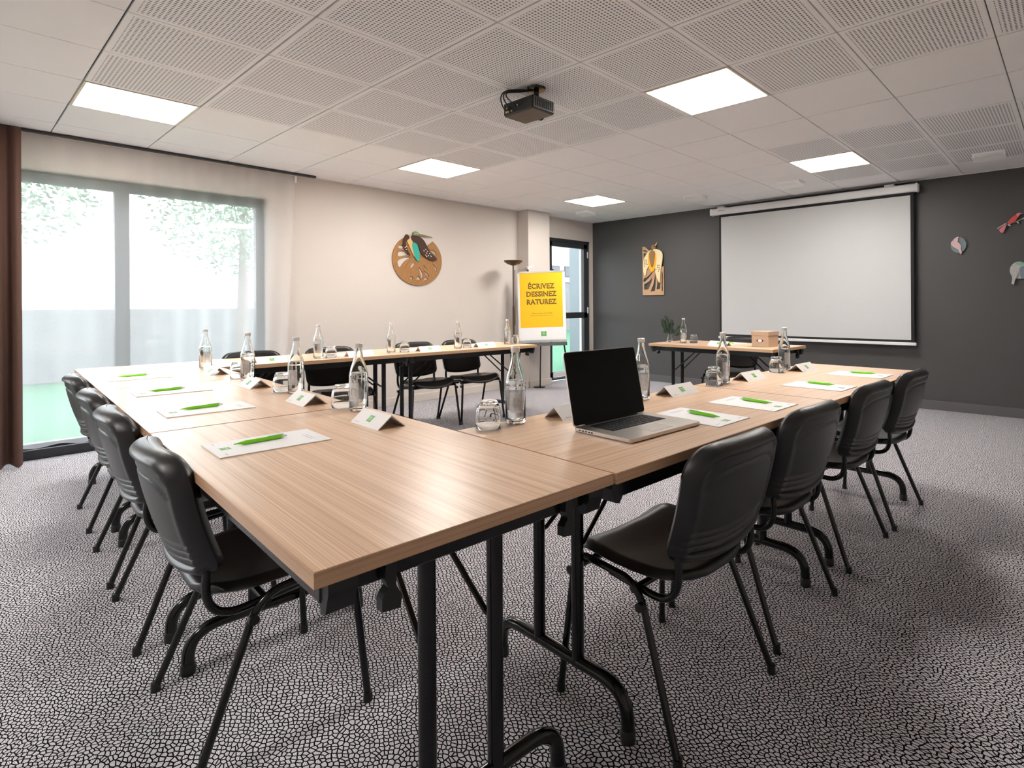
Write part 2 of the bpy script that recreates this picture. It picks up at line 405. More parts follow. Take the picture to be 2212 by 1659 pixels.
# wedge shaped units on the ceiling near the dark wall
vl = ['white wedge shaped ceiling unit at the far right above the small bird plaques', 'white wedge shaped ceiling unit left of the lit panel by the screen',
      'white wedge shaped ceiling unit above the left end of the projection screen', 'smallest looking white wedge shaped ceiling unit by the glass door']
for k, (x, y) in enumerate(((5.53,-.84),(3.70,-.88),(2.48,-.89),(.67,-.93))):
    t = thing('ceiling_unit', vl[k], 'ceiling unit', (x, y, HC), 0, 'wedge shaped ceiling units')
    b = MB(); b.prism([[(-.10,0),(.10,0),(.06,-.055),(-.075,-.035)]], -.125, .125, lambda u,v,d: (d, u, v)); b.build('housing', M_['white_plastic'], t)
    b = MB(); b.rbox(-.105,-.088,-.036,.105,-.070,-.010,.003); b.build('lens', M_['pen_white'], t)

# ------------------------------------------------------------------ window, door
def make_window(name, label, y0, y1, ym):
    win = thing(name, label, None, (0,0,0)); win['kind'] = 'structure'
    b = MB(); fx0, fx1 = -.16, -.085
    b.rbox(fx0, y0, WZ0, fx1, y0+.075, WZ1, .004); b.rbox(fx0, y1-.075, WZ0, fx1, y1, WZ1, .004); b.rbox(fx0, y0, WZ1-.088, fx1, y1, WZ1, .004); b.rbox(fx0, y0, WZ0, fx1, y1, WZ0+.075, .004)
    b.build('window_frame', M_['anth'], win)
    b = MB(); b.rbox(fx0+.005, ym-.05, WZ0+.05, fx1+.01, ym+.05, WZ1-.05, .004); b.build('mullion', M_['anth'], win)
    for a, c in ((y0+.075,ym-.05),(ym+.05,y1-.075)):
        b = MB(); b.box(-.128, a, WZ0+.075, -.122, c, WZ1-.088); b.build('pane', M_['pane'], win)
    b = MB(); b.rbox(-.25, y0, -.005, .0, y1, WZ0+.002, .003); b.build('sill', M_['anth'], win)
    b = MB(); b.rbox(-.02, y0-.05, .0, .012, y1+.03, .075, .004); b.build('threshold', M_['anth'], win)
make_window('window_1', 'wide anthracite framed sliding window behind the sheer curtain', WY0, WY1, -6.135)
make_window('window_2', 'second wide window further along the same wall, left of the view', VY0, VY1, -8.95)

door = thing('door_1', 'glazed anthracite exterior door beside the charcoal wall', None); door['kind'] = 'structure'
b = MB(); x0, x1 = -.10, -.03
b.rbox(x0, DY0, 0, x1, DY0+.05, DZ1, .003); b.rbox(x0, DY1-.05, 0, x1, DY1, DZ1, .003); b.rbox(x0, DY0, DZ1-.05, x1, DY1, DZ1, .003); b.rbox(x0, DY0, 0, x1, DY1, .03, .003)
b.build('door_frame', M_['anth'], door)
b = MB(); L0, L1, l0, l1 = DY0+.05, DY1-.05, -.085, -.02
b.rbox(l0, L0, .03, l1, L0+.05, DZ1-.05, .003); b.rbox(l0, L1-.09, .03, l1, L1, DZ1-.05, .003); b.rbox(l0, L0, DZ1-.125, l1, L1, DZ1-.05, .003)
b.rbox(l0, L0, .03, l1, L1, .13, .003); b.rbox(l0, L0, .96, l1, L1, 1.055, .003)
leaf = b.build('door_leaf', M_['anth'], door)
for z0, z1 in ((.13,.96),(1.055,DZ1-.125)):
    b = MB(); b.box(-.056, L0+.05, z0, -.05, L1-.09, z1); b.build('pane', M_['pane'], door)
for z in (1.085, 2.0, .25):
    b = MB(); b.lathe([(0,-.05),(.011,-.05),(.011,.05),(0,.05)], 12, Matrix.Translation((-.008, L1-.012, z))); b.build('hinge', M_['white_metal'], door, True)
b = MB(); b.rbox(-.03, L0+.06, .05, .0, L1-.10, .125, .004); b.build('kick_plate', M_['white_metal'], door)

# ------------------------------------------------------------------ curtains
b = MB(); b.rbox(.075, -7.4, HC-.022, .115, -4.58, HC-.004, .002); b.rbox(.052, -7.4, HC-.012, .056, -4.6, HC-.002, .001)
tag(b.build('trim_2', M_['anth']), 'dark curtain rail along the window wall ceiling', kind='structure')
def drape(y0, y1, z0, z1, x, amp, waves, ny, nz, seed, flare=0.0, gather=0.0):
    rnd = random.Random(seed); ph = [(rnd.uniform(.6,1.5), rnd.uniform(0,6.28), rnd.uniform(.5,1)) for _ in range(5)]
    b = MB(); vs = []; fs = []
    for iz in range(nz+1):
        tz = iz/nz; z = z0 + (z1-z0)*tz
        for iy in range(ny+1):
            t = iy/ny
            a = sum(w*math.sin(2*PI*waves*k*t + p + .4*math.sin(3*tz+p)) for k, p, w in ph)/3
            yy = y0 + (y1-y0)*t - gather*(1-tz)*max(0, t-.6)/.4
            vs.append((x + amp*a*(.55+.45*(1-tz)) , yy, z + .010*math.sin(2*PI*waves*t)*(1 if iz == 0 else 0)))
    for iz in range(nz):
        for iy in range(ny):
            k = iz*(ny+1)+iy; fs.append((k, k+1, k+ny+2, k+ny+1))
    b.add(vs, fs); return b
sc = drape(-7.15, -4.775, .105, HC-.03, .09, .034, 9, 320, 24, 3, gather=.12).build('sheer_curtain', M_['sheer'], None, True, PI)
tag(sc, 'white translucent sheer curtain hanging across the window', 'curtain')
b = MB(); b.tube([(.09,-4.775,HC-.03),(.09,-4.778,HC-.10)], .010, 8); b.build('pull_tab', M_['white_plastic'], sc, True)
dc = drape(-7.27, -6.765, .015, HC-.025, .205, .045, 5, 120, 10, 11)
tag(dc.build('brown_curtain', M_['brown_cloth'], None, True, PI), 'dark brown drape gathered at the left edge of the window', 'curtain')

# ------------------------------------------------------------------ outdoors
M_['grass'] = mat('lawn_grass', (.022,.115,.055), .9, noise=.3, nscale=14)
M_['leaf'] = mat('tree_leaf', (.22,.29,.22), .7, noise=.4, nscale=3)
M_['bark'] = mat('grey_bark', (.16,.14,.13), .9, noise=.2)
M_['concrete'] = mat('pale_concrete', (.15,.175,.19), .8, noise=.05, nscale=4)
M_['facade'] = mat('pale_render', (.34,.35,.36), .8, noise=.04, nscale=2)
M_['brickm'] = mat('pale_brick', (.15,.15,.16), .8, noise=.2, nscale=6)
M_['bwin'] = mat('dark_window_glass', (.05,.06,.07), .1, noise=.05)
M_['paving'] = mat('pale_paving', (.58,.58,.58), .8, noise=.08, nscale=5)
b = MB(); b.box(-40,-40,-.3,-.8,40,-.12); tag(b.build('lawn', M_['grass']), 'green lawn outside the window and glass door', kind='structure')
b = MB(); b.box(-.8,-40,-.3,-.25,40,-.1); tag(b.build('paved_strip', M_['paving']), 'pale paving along the outside wall', kind='structure')
b = MB(); b.rbox(-2.0,1.56,-.12,-1.4,2.3,3.4,.01); tag(b.build('concrete_column', M_['concrete']), 'pale grey concrete column outside the glass door', 'column')
bd = thing('apartment_building', 'pale low building with a row of small windows beyond the lawn', 'building', (-14,0,0))
b = MB(); b.box(-6,4,-.2,0,24,2.35); b.build('brick_wall', M_['brickm'], bd)
b = MB(); b.box(-6,4,2.35,.05,24,6.5); b.build('upper_wall', M_['facade'], bd)
for k in range(20):
    y = 4.5 + k*.95
    b = MB(); b.box(-.1,y,2.62,.07,y+.6,3.18); wn_ = b.build('window', M_['anth'], bd)
    b = MB(); b.box(.07,y+.05,2.67,.08,y+.55,3.13); b.build('pane', M_['bwin'], wn_)
b = MB(); b.rbox(-7.4,-16,-.12,-7.2,3.0,1.15,.01); tag(b.build('garden_wall', M_['brickm']), 'low grey garden wall seen through the sheer curtain', 'wall')
def tree(x, y, h, r, seed, label):
    rnd = random.Random(seed); t = thing('garden_tree', label, 'tree', (x, y, -.12), 0, 'garden trees outside the window')
    b = MB(); b.tube([(0,0,0),(.05,.03,h*.4),(-.05,.06,h*.8)], .1, 7, rr=[.13,.09,.04]); b.build('trunk', M_['bark'], t, True)
    b = MB()
    for k in range(5200):
        a, c, q = rnd.uniform(0,6.283), rnd.uniform(-1,1), rnd.random()**.5
        s_ = math.sqrt(1-c*c); p = Vector((r*q*s_*math.cos(a), r*q*s_*math.sin(a), h*.80 + h*.36*q*c))
        d = Vector((rnd.gauss(0,1), rnd.gauss(0,1), rnd.gauss(0,1))).normalized(); e = d.orthogonal().normalized(); g = rnd.uniform(.03,.075)
        b.add([p-d*g, p+e*g*.45, p+d*g, p-e*g*.45], [(0,1,2,3)])
    o = b.build('foliage', M_['leaf'], t); o['kind'] = 'stuff'
tree(-6.0,-7.0,4.4,1.7,1,'leafy garden tree behind the left half of the sheer curtain')
tree(-6.6,-3.2,4.3,1.6,2,'leafy garden tree behind the right half of the sheer curtain')
tree(-11,-9.5,5.4,2.4,3,'farthest leafy garden tree, standing beyond the low garden wall')

# ------------------------------------------------------------------ tables
def make_table():
    t = thing('folding_table', '', 'table')
    b = MB(); b.box(-.6985,-.3485,T-.0265,.6985,.3485,T); b.build('tabletop', M_['wood_tab'], t)
    b = MB(); q0, q1 = [(-.70,-.35),(.70,-.35),(.70,.35),(-.70,.35)], [(-.6985,-.3485),(-.6985,.3485),(.6985,.3485),(.6985,-.3485)]
    b.prism([q0, q1], T-.027, T-.0006, lambda x,y,d: (x,y,d)); b.build('edge_band', M_['wood_edge'], t)
    b = MB()
    for s in (-1, 1):
        b.rbox(-.66, s*.315-.012, T-.072, .66, s*.315+.012, T-.027, .002)
        b.rbox(s*.655-.012, -.315, T-.066, s*.655+.012, .315, T-.027, .002)
    b.build('apron_frame', M_['black_metal'], t)
    for sx in (-1, 1):
        for sy in (-1, 1):   # moulded corner brackets
            X, Y = sx*.672, sy*.300
            b = MB(); b.prism([[(-.045,0),(.016,0),(.016,-.022),(.004,-.058),(-.012,-.062),(-.032,-.034)]], -.024, .024, lambda u,v,d: (X+sx*u, Y+d, T-.027+v)); b.build('corner_bracket', M_['black_plastic'], t)
        for sy in (-1, 1):   # linking hooks at the table ends
            X, Y = sx*.674, sy*.215
            b = MB(); b.prism([[(-.010,0),(.010,0),(.013,-.03),(.006,-.046),(.018,-.062),(.018,-.084),(-.016,-.088),(-.019,-.066),(-.008,-.045)]], -.011, .011, lambda u,v,d: (X+d, Y+u, T-.030+v)); b.build('linking_hook', M_['black_plastic'], t)
        # folding leg set
        X = sx*.575; zb = .135
        for s in (-1, 1):
            b = MB(); b.tube([(X, s*.085, zb),(X, s*.085, T-.05)], .0185, 14); b.build('leg', M_['black_metal'], t, True)
            pts = [(X-sx*.012, s*.085, .47), (X-sx*.03, s*.082, .475)] + [(X-sx*.31, s*.055, T-.055)]
            b = MB(); b.tube(pts, .007, 8); b.build('brace', M_['black_metal'], t, True)
        e = .275
        pts = [(X,-e,.012)] + arc((X,-e,.045),(X,-e,zb),(X,-e+.10,zb),8) + arc((X,e-.10,zb),(X,e,zb),(X,e,.045),8) + [(X,e,.012)]
        b = MB(); b.tube(pts, .0185, 14); b.build('foot_bar', M_['black_metal'], t, True)
        for s in (-1, 1):
            b = MB(); b.lathe([(0,0),(.021,0),(.021,.03),(.0185,.034),(0,.034)], 14, Matrix.Translation((X, s*e, 0))); b.build('foot_cap', M_['black_plastic'], t, True)
        b = MB(); b.tube([(X,-.31,T-.048),(X,.31,T-.048)], .014, 10); b.build('hinge_bar', M_['black_metal'], t, True)
    return t
th = R(2.899); e1 = Vector((-math.cos(th), math.sin(th), 0)); e2 = Vector((math.sin(th), math.cos(th), 0)); N = Vector((5.2415,-6.787,0))
proto_t = make_table()
tabs = []
for k in range(3): tabs.append((N + e1*(.70+1.408*k) + e2*.35, PI-th, ('oak laminate folding table at the near corner, nearest the camera', 'middle folding table of the left row', 'left row folding table nearest the sheer curtain')[k]))
for k in range(2): tabs.append((N + e2*(.705+.70+1.406*k) + e1*.343, PI/2-th, ('folding table under the open laptop', 'right row folding table nearest the charcoal wall')[k]))
tf = R(4.2); g2 = Vector((math.sin(tf), math.cos(tf), 0)); g1 = Vector((-math.cos(tf), math.sin(tf), 0)); NF = Vector((1.895,-3.108,0))
for k in range(2): tabs.append((NF - g2*(.70+1.402*k) + g1*.35, PI/2-tf, ('far row folding table next to the yellow flip chart', 'far row folding table joining the left row')[k]))
tabs.append((Vector((3.385+.018,-1.918,0)), -R(3.1), 'separate presenter folding table in front of the projection screen'))
for k, (p, a, lb) in enumerate(tabs):
    o = proto_t if k == 0 else copy_tree(proto_t)
    o.location = p; o.rotation_euler = (0,0,a); tag(o, lb, 'table', 'oak laminate folding tables')

# ------------------------------------------------------------------ chairs
def panel_grid(outline, nu, nv, surf):
    """grid of (nu+1)x(nv+1) points; surf(u,v) -> Vector"""
    vs = []; fs = []
    for j in range(nv+1):
        for i in range(nu+1): vs.append(surf(-1+2*i/nu, j/nv))
    for j in range(nv):
        for i in range(nu):
            k = j*(nu+1)+i; fs.append((k,k+1,k+nu+2,k+nu+1))
    return vs, fs
def two_sided(nu, nv, fa, fb):
    va, f1 = panel_grid(None, nu, nv, fa); vb, f2 = panel_grid(None, nu, nv, fb)
    n = len(va); b = MB(); b.add(va + vb, f1 + [tuple(i+n for i in q[::-1]) for q in f2])
    edge = [i for i in range(nu+1)] + [j*(nu+1)+nu for j in range(1,nv+1)] + [nv*(nu+1)+i for i in range(nu-1,-1,-1)] + [j*(nu+1) for j in range(nv-1,0,-1)]
    b.f += [(edge[k], edge[(k+1) % len(edge)], edge[(k+1) % len(edge)]+n, edge[k]+n) for k in range(len(edge))]
    return b
sst = lambda a, b_, x: (lambda t: t*t*(3-2*t))(max(0, min(1, (x-a)/(b_-a))))
def back_uv(u, v):
    # rounded outline; v 0 bottom, 1 top
    hgt = .315; z = v*hgt
    rt, rb = .095, .045; hw = .232
    w = hw - .012*(1-v)
    if z > hgt-rt: q = (z-(hgt-rt))/rt; w -= rt*(1-math.sqrt(max(0,1-q*q)))*.92
    if z < rb: q = (rb-z)/rb; w -= rb*(1-math.sqrt(max(0,1-q*q)))*.9
    x = u*w
    zz = z - .034*(1-v)**2*(1-(x/hw)**2) + .010*v**3*(1-(x/hw)**2)
    # distance to the rim
    ed = min(w-abs(x), z+.001, hgt-z+.001)
    if z > hgt-rt and abs(x) > hw-.012-rt: ed = min(ed, max(0, rt-math.hypot(abs(x)-(hw-rt), z-(hgt-rt))))
    return x, zz, max(0, ed), z
def curve_back(x, z): return -.040*(1-(x/.232)**2) + .05*(z/.315-.45)**2
def back_pt(x, zz, z, d):
    y = curve_back(x, z) + d; tl = R(15)
    return Vector((x, -.152 + y - zz*math.sin(tl), .498 + zz*math.cos(tl) + .12*d))
def vmap(v):   # denser rows towards rim and ribs
    return v
def shell_out(u, v):
    x, zz, ed, z = back_uv(u, v); r = .024
    q = min(1, ed/r); d = .036*math.sqrt(max(0, 1-(1-q)**2)) + .004*q
    inner = sst(.022, .034, ed); d -= .009*inner                    # rim stands proud of the rear face
    if z < .098 and ed > .02:
        d -= .0075*max(0, math.sin(2*PI*(z-.010)/.0185))**2*sst(.02,.03,ed)*sst(.012,.02,z)*(1-sst(.090,.098,z))*1.0
    zc = .252 - .05*(x/.2)**4
    d -= .0060*math.exp(-((z-zc)/.0045)**2)*sst(.03,.05,ed)
    return back_pt(x, zz, z, -.004-d)
def shell_in(u, v):
    x, zz, ed, z = back_uv(u, v); return back_pt(x, zz, z, -.002)
def pad_out(u, v):
    x, zz, ed, z = back_uv(u, v); q = min(1, ed/.03); d = .026*math.sqrt(max(0,1-(1-q)**2))
    return back_pt(x*.975, zz*.985+.003, z, .000+d)
def pad_in(u, v):
    x, zz, ed, z = back_uv(u, v); return back_pt(x*.975, zz*.985+.003, z, -.001)
def seat_uv(u, v):   # v 0 rear, 1 front
    y = -.190 + .425*v; hw = .228 - .012*abs(v-.55)
    r = .15
    if v < .40: q = (.40-v)/.40; hw -= .20*(1-math.sqrt(max(0,1-q*q)))*.72
    if v > .88: q = (v-.88)/.12; hw -= .05*(1-math.sqrt(max(0,1-q*q)))
    x = u*hw; ed = max(0, min(hw-abs(x), (y+.190)+.001, .235-y+.001))
    c = 1-(x/.23)**2
    z = .450 + .014*sst(.45,.85,v) - (.002+.050*c)*sst(.70,1.0,v)**2 - .020*c*(1-sst(.5,.95,v)) + .010*(1-sst(0,.25,v)) + .012*(x/.23)**2*math.sin(PI*v)
    return x, y - .030*sst(.7,1,v)*(x/.23)**2, z, ed
def seat_top(u, v):
    x, y, z, ed = seat_uv(u, v); q = min(1, ed/.022); return Vector((x, y, z - .022 + .022*math.sqrt(max(0,1-(1-q)**2))))
def seat_bot(u, v):
    x, y, z, ed = seat_uv(u, v); return Vector((x*.985, y*.985, z - .026 - .006*min(1, ed/.02)))
def make_chair():
    t = thing('stacking_chair', '', 'chair')
    obj('seat', two_sided(26, 30, seat_top, seat_bot).mesh('seat', M_['vinyl'], True, R(70)), t)
    sh = obj('backrest_shell', two_sided(32, 84, shell_out, shell_in).mesh('backrest_shell', M_['shell'], True, R(75)), t)
    obj('backrest_pad', two_sided(24, 36, pad_out, pad_in).mesh('backrest_pad', M_['vinyl'], True, R(70)), t)
    rt = .0105
    for s in (-1, 1):
        ft, rr = Vector((s*.257,.215,.012)), Vector((s*.257,-.215,.012))
        a0, a1 = Vector((s*.226,.188,.37)), Vector((s*.226,-.085,.345))
        b = MB(); b.tube([ft, a0], rt, 12); b.build('leg', M_['black_metal'], t, True)
        b = MB(); b.tube([rr, a1], rt, 12); b.build('leg', M_['black_metal'], t, True)
        k0, k1 = Vector((s*.222,.182,.423)), Vector((s*.222,-.055,.408))
        pts = arc(a0, k0, k0+Vector((0,-.055,-.003)), 7) + arc(k1+Vector((0,.055,.003)), k1, a1, 7)
        b = MB(); b.tube(pts, rt, 12); b.build('side_rail', M_['black_metal'], t, True)
        # J shaped back support
        p0 = Vector((s*.200,.06,.395)); p1 = Vector((s*.200,-.09,.378)); p2 = Vector((s*.198,-.195,.368)); p3 = Vector((s*.196,-.176,.495)); p4 = Vector((s*.186,-.208,.60))
        b = MB(); b.tube([p0] + arc(p1, p2, p3, 10) + [p4], rt, 12); b.build('back_support', M_['black_metal'], t, True)
        for y, z in ((.19,.372),(-.078,.355)):
            b = MB(); b.lathe([(0,0),(.013,0),(.013,.016),(0,.018)], 12, Matrix.Translation((s*.232, y-.004, z)) @ Matrix.Rotation(s*PI/2, 4, 'Y')); b.build('stacking_buffer', M_['black_plastic'], t, True)
        for y in (.215,-.215):
            b = MB(); b.lathe([(0,0),(.0135,0),(.0125,.028),(0,.028)], 12, Matrix.Translation((s*.257, y, 0))); b.build('foot_cap', M_['black_plastic'], t, True)
    for y, z in ((.150,.398),(-.045,.385)):
        b = MB(); b.tube([(-.226,y,z),(.226,y,z)], rt, 10); b.build('cross_bar', M_['black_metal'], t, True)
    return t
proto_c = make_chair()
ch = []
for (x, y), lb in zip(((4.262,-6.534),(3.479,-6.505),(2.820,-6.474),(1.982,-6.432)),
    ('black chair nearest the camera on the left side, back to the viewer', 'second chair from the camera along the left row of tables', 'third chair from the camera along the left row of tables', 'farthest chair of the left row, by the sheer curtain')):
    ch.append((x, y, -th, lb, 'chairs along the left row'))
for (x, y), lb in zip(((5.166,-5.680),(5.163,-5.055),(5.175,-4.305),(5.215,-3.675)),
    ('large looking black chair at the laptop place, its seat in full view', 'second chair from the camera along the right row of tables', 'third chair from the camera along the right row of tables', 'farthest chair of the right row, in front of the charcoal wall')):
    ch.append((x, y, PI/2-th, lb, 'chairs along the right row'))
for (x, y), lb in zip(((1.215,-5.500),(1.262,-4.880),(1.300,-4.055),(1.338,-3.525)),
    ('far row chair in front of the window, only its back top showing', 'far row chair second from the window', 'far row chair behind the paired table legs', 'far row chair nearest the floor lamp')):
    ch.append((x, y, -PI/2-tf, lb, 'chairs behind the far row'))
ch.append((3.29,-1.56, PI-R(3.1), 'single chair behind the presenter table', 'chairs behind the far row'))
for k, (x, y, a, lb, g) in enumerate(ch):
    o = proto_c if k == 0 else copy_tree(proto_c)
    o.location = (x, y, 0); o.rotation_euler = (0,0,a); tag(o, lb, 'chair', 'black stacking chairs')

# ------------------------------------------------------------------ printed marks
def text_mesh(txt, size, mt, align='CENTER', bold=0.0, ls=1.0):
    c = bpy.data.curves.new('lettering', 'FONT'); c.body = txt; c.size = size; c.align_x = align; c.offset = bold; c.space_character = ls; c.resolution_u = 2
    c.extrude = .0002
    o = bpy.data.objects.new('lettering', c); COL.objects.link(o)
    me = bpy.data.meshes.new_from_object(o.evaluated_get(bpy.context.evaluated_depsgraph_get()))
    bpy.data.objects.remove(o); me.materials.clear(); me.materials.append(mt); return me
def pillow(w, h, n=8, k=.10):
    pts = []
    for (x0,y0,x1,y1) in ((-1,-1,1,-1),(1,-1,1,1),(1,1,-1,1),(-1,1,-1,-1)):
        for i in range(n):
            t = i/n; s = 1-k*math.sin(PI*t)
            x, y = x0+(x1-x0)*t, y0+(y1-y0)*t
            if y0 == y1: y *= s
            else: x *= s
            pts.append((x*w/2, y*h/2))
    return pts
def logo_mesh(w, h):
    b = MB(); b.prism([pillow(w, h)], 0, .0003, lambda x,y,d: (x,y,d)); return b.mesh('logo', M_['green'])
LOGO = logo_mesh(.034,.030); LOGO_T = text_mesh('ibis', .0125, M_['paper']); LOGO_T2 = text_mesh('STYLES', .0055, M_['paper'])
def put_logo(parent, Mx, s=1.0):
    lg = obj('logo', LOGO, parent, Mx @ Matrix.Scale(s, 4))
    obj('lettering', LOGO_T, lg, Matrix.Translation((0,.0005,.0003))); obj('lettering', LOGO_T2, lg, Matrix.Translation((0,-.0065,.0003)))
    return lg
def line_mesh(w, h):
    b = MB(); b.box(-w/2,-h/2,0,w/2,h/2,.0002); return b.mesh('print_line', M_['grey_print'])

# name cards
CW, CD, CH_ = .21, .100, .044
def make_card():
    t = thing('name_card', '', 'name card')
    b = MB(); k = .0012
    b.prism([[(-CD/2,0),(-CD/2+.003,0),(0,CH_-.004),(CD/2-.003,0),(CD/2,0),(0,CH_)]], -CW/2, CW/2, lambda u,v,d: (d,u,v)); b.build('folded_card', M_['card'], t)
    sl = math.atan2(CH_, CD/2)
    for s in (1, -1):
        Mx = Matrix.Rotation(0 if s == 1 else PI, 4, 'Z') @ Matrix.Translation((0,-CD/4,CH_/2+.0004)) @ Matrix.Rotation(sl, 4, 'X')
        put_logo(t, Mx, .95)
        obj('print_line', CARDLINE, t, Matrix.Rotation(0 if s == 1 else PI, 4, 'Z') @ Matrix.Translation((-.07,-CD/4-.018,CH_/2-.0155+.0004)) @ Matrix.Rotation(sl, 4, 'X'))
    return t
CARDLINE = line_mesh(.035,.0014)
proto_k = make_card()
cards = []
for (x, y), lb in zip(((4.282,-6.163),(3.628,-6.135),(2.908,-6.099),(2.10,-6.052)),
    ('white folded name card nearest the camera on the left row', 'folded name card between the two nearest left row bottles', 'third folded name card from the camera on the left row', 'farthest folded name card of the left row, in the window glare')):
    cards.append((x, y, -th, lb))
for (x, y), lb in zip(((4.706,-5.605),(4.738,-4.935),(4.777,-4.260),(4.850,-3.672)),
    ('folded name card half hidden behind the open laptop', 'folded name card between the laptop and the next glass', 'right row folded name card between the third and fourth bottles', 'farthest folded name card of the right row')):
    cards.append((x, y, PI/2-th, lb))
for (x, y), lb in zip(((1.600,-5.555),(1.615,-4.880),(1.640,-4.235),(1.655,-3.600)),
    ('far row folded name card in front of the chair at the window', 'far row folded name card between the first and second bottles', 'far row folded name card just past the table seam', 'far row folded name card nearest the flip chart')):
    cards.append((x, y, PI/2-tf, lb))
cards.append((3.44,-2.085, -R(3.1), 'folded name card on the presenter table'))
for k, (x, y, a, lb) in enumerate(cards):
    o = proto_k if k == 0 else copy_tree(proto_k)
    o.location = (x, y, T); o.rotation_euler = (0,0,a); tag(o, lb, 'name card', 'folded name cards')

# note pads
def make_pad():
    t = thing('note_pad', '', 'note pad')      # long axis local y, user side -y
    b = MB(); b.box(-.105,-.1485,0,.105,.1485,.003); b.build('sheets', M_['paper'], t)
    put_logo(t, Matrix.Translation((0,-.112,.0032)), .9)
    for k, (x, y, m_) in enumerate(((-.075,-.125,0),(.075,-.125,0),(.02,.115,1),(.02,.105,1))):
        obj('print_line', PADLINE[m_], t, Matrix.Translation((x, y, .0031)))
    return t
PADLINE = (line_mesh(.024,.002), line_mesh(.075,.0018))
proto_p = make_pad()
pads = []
for (x, y), lb in zip(((4.279,-6.515),(3.481,-6.461),(2.778,-6.422),(1.976,-6.407)),
    ('white note pad nearest the camera on the left row', 'second white note pad from the camera on the left row', 'third white note pad from the camera on the left row', 'farthest white note pad of the left row, by the window')):
    pads.append((x, y, -th, lb))
for (x, y), lb in zip(((5.088,-5.351),(5.120,-4.973),(5.160,-4.303),(5.186,-3.702)),
    ('white note pad beside the open laptop', 'second white note pad from the laptop', 'third white note pad along the right row', 'farthest white note pad of the right row')):
    pads.append((x, y, PI/2-th, lb))
for (x, y), lb in zip(((1.40,-5.52),(1.42,-4.88),(1.45,-4.24),(1.47,-3.60)),
    ('far row note pad in front of the window chair', 'far row note pad second from the window', 'far row note pad behind the name card at the table seam', 'far row note pad nearest the flip chart')):
    pads.append((x, y, -PI/2-tf, lb))
pads.append((3.41,-1.80, PI-R(3.1)+R(-8), 'note pad on the presenter table beside the kraft box'))
for k, (x, y, a, lb) in enumerate(pads):
    o = proto_p if k == 0 else copy_tree(proto_p)
    o.location = (x, y, T); o.rotation_euler = (0,0,a); tag(o, lb, 'note pad', 'white note pads')

# pens
def make_pen():
    t = thing('ball_pen', '', 'pen'); r = .0062     # tip towards -y, lying on its barrel
    Mx = Matrix.Translation((0,0,r)) @ Matrix.Rotation(-PI/2, 4, 'X')
    b = MB(); b.lathe([(0,-.074),(.0012,-.074),(.0020,-.066),(.0048,-.052),(r,-.044),(r,.056),(.0058,.058),(0,.058)], 14, Mx); b.build('barrel', M_['pen'], t, True)
    b = MB(); b.lathe([(0,.058),(.0055,.058),(.0052,.064),(.0032,.065),(.0030,.073),(0,.074)], 12, Mx); b.build('push_button', M_['pen_white'], t, True)
    b = MB(); b.rbox(-.0025,.020,.0120,.0025,.064,.0142,.0006); b.build('clip', M_['pen_clip'], t)
    return t
proto_n = make_pen()
pens = []
for (x, y), lb in zip(((4.263,-6.528),(3.453,-6.471),(2.751,-6.436),(1.894,-6.411)), ('lime green pen on the note pad nearest the camera', 'lime green pen on the second left row note pad', 'lime green pen on the third left row note pad', 'lime green pen on the farthest left row note pad')):
    pens.append((x, y, R(1), lb))
for (x, y), a, lb in zip(((5.095,-5.330),(5.122,-4.942),(5.150,-4.252),(5.190,-3.660)), (-8,-6.5,-7,2), ('lime green pen on the note pad beside the laptop', 'lime green pen on the second note pad from the laptop', 'lime green pen on the third right row note pad', 'lime green pen on the farthest right row note pad')):
    pens.append((x, y, PI/2+R(a), lb))
pens.append((3.43,-1.80, PI+R(50), 'small lime green pen on the presenter note pad'))
for k, (x, y, a, lb) in enumerate(pens):
    o = proto_n if k == 0 else copy_tree(proto_n)
    o.location = (x, y, T+.0034); o.rotation_euler = (0,0,a); tag(o, lb, 'pen', 'lime green pens')

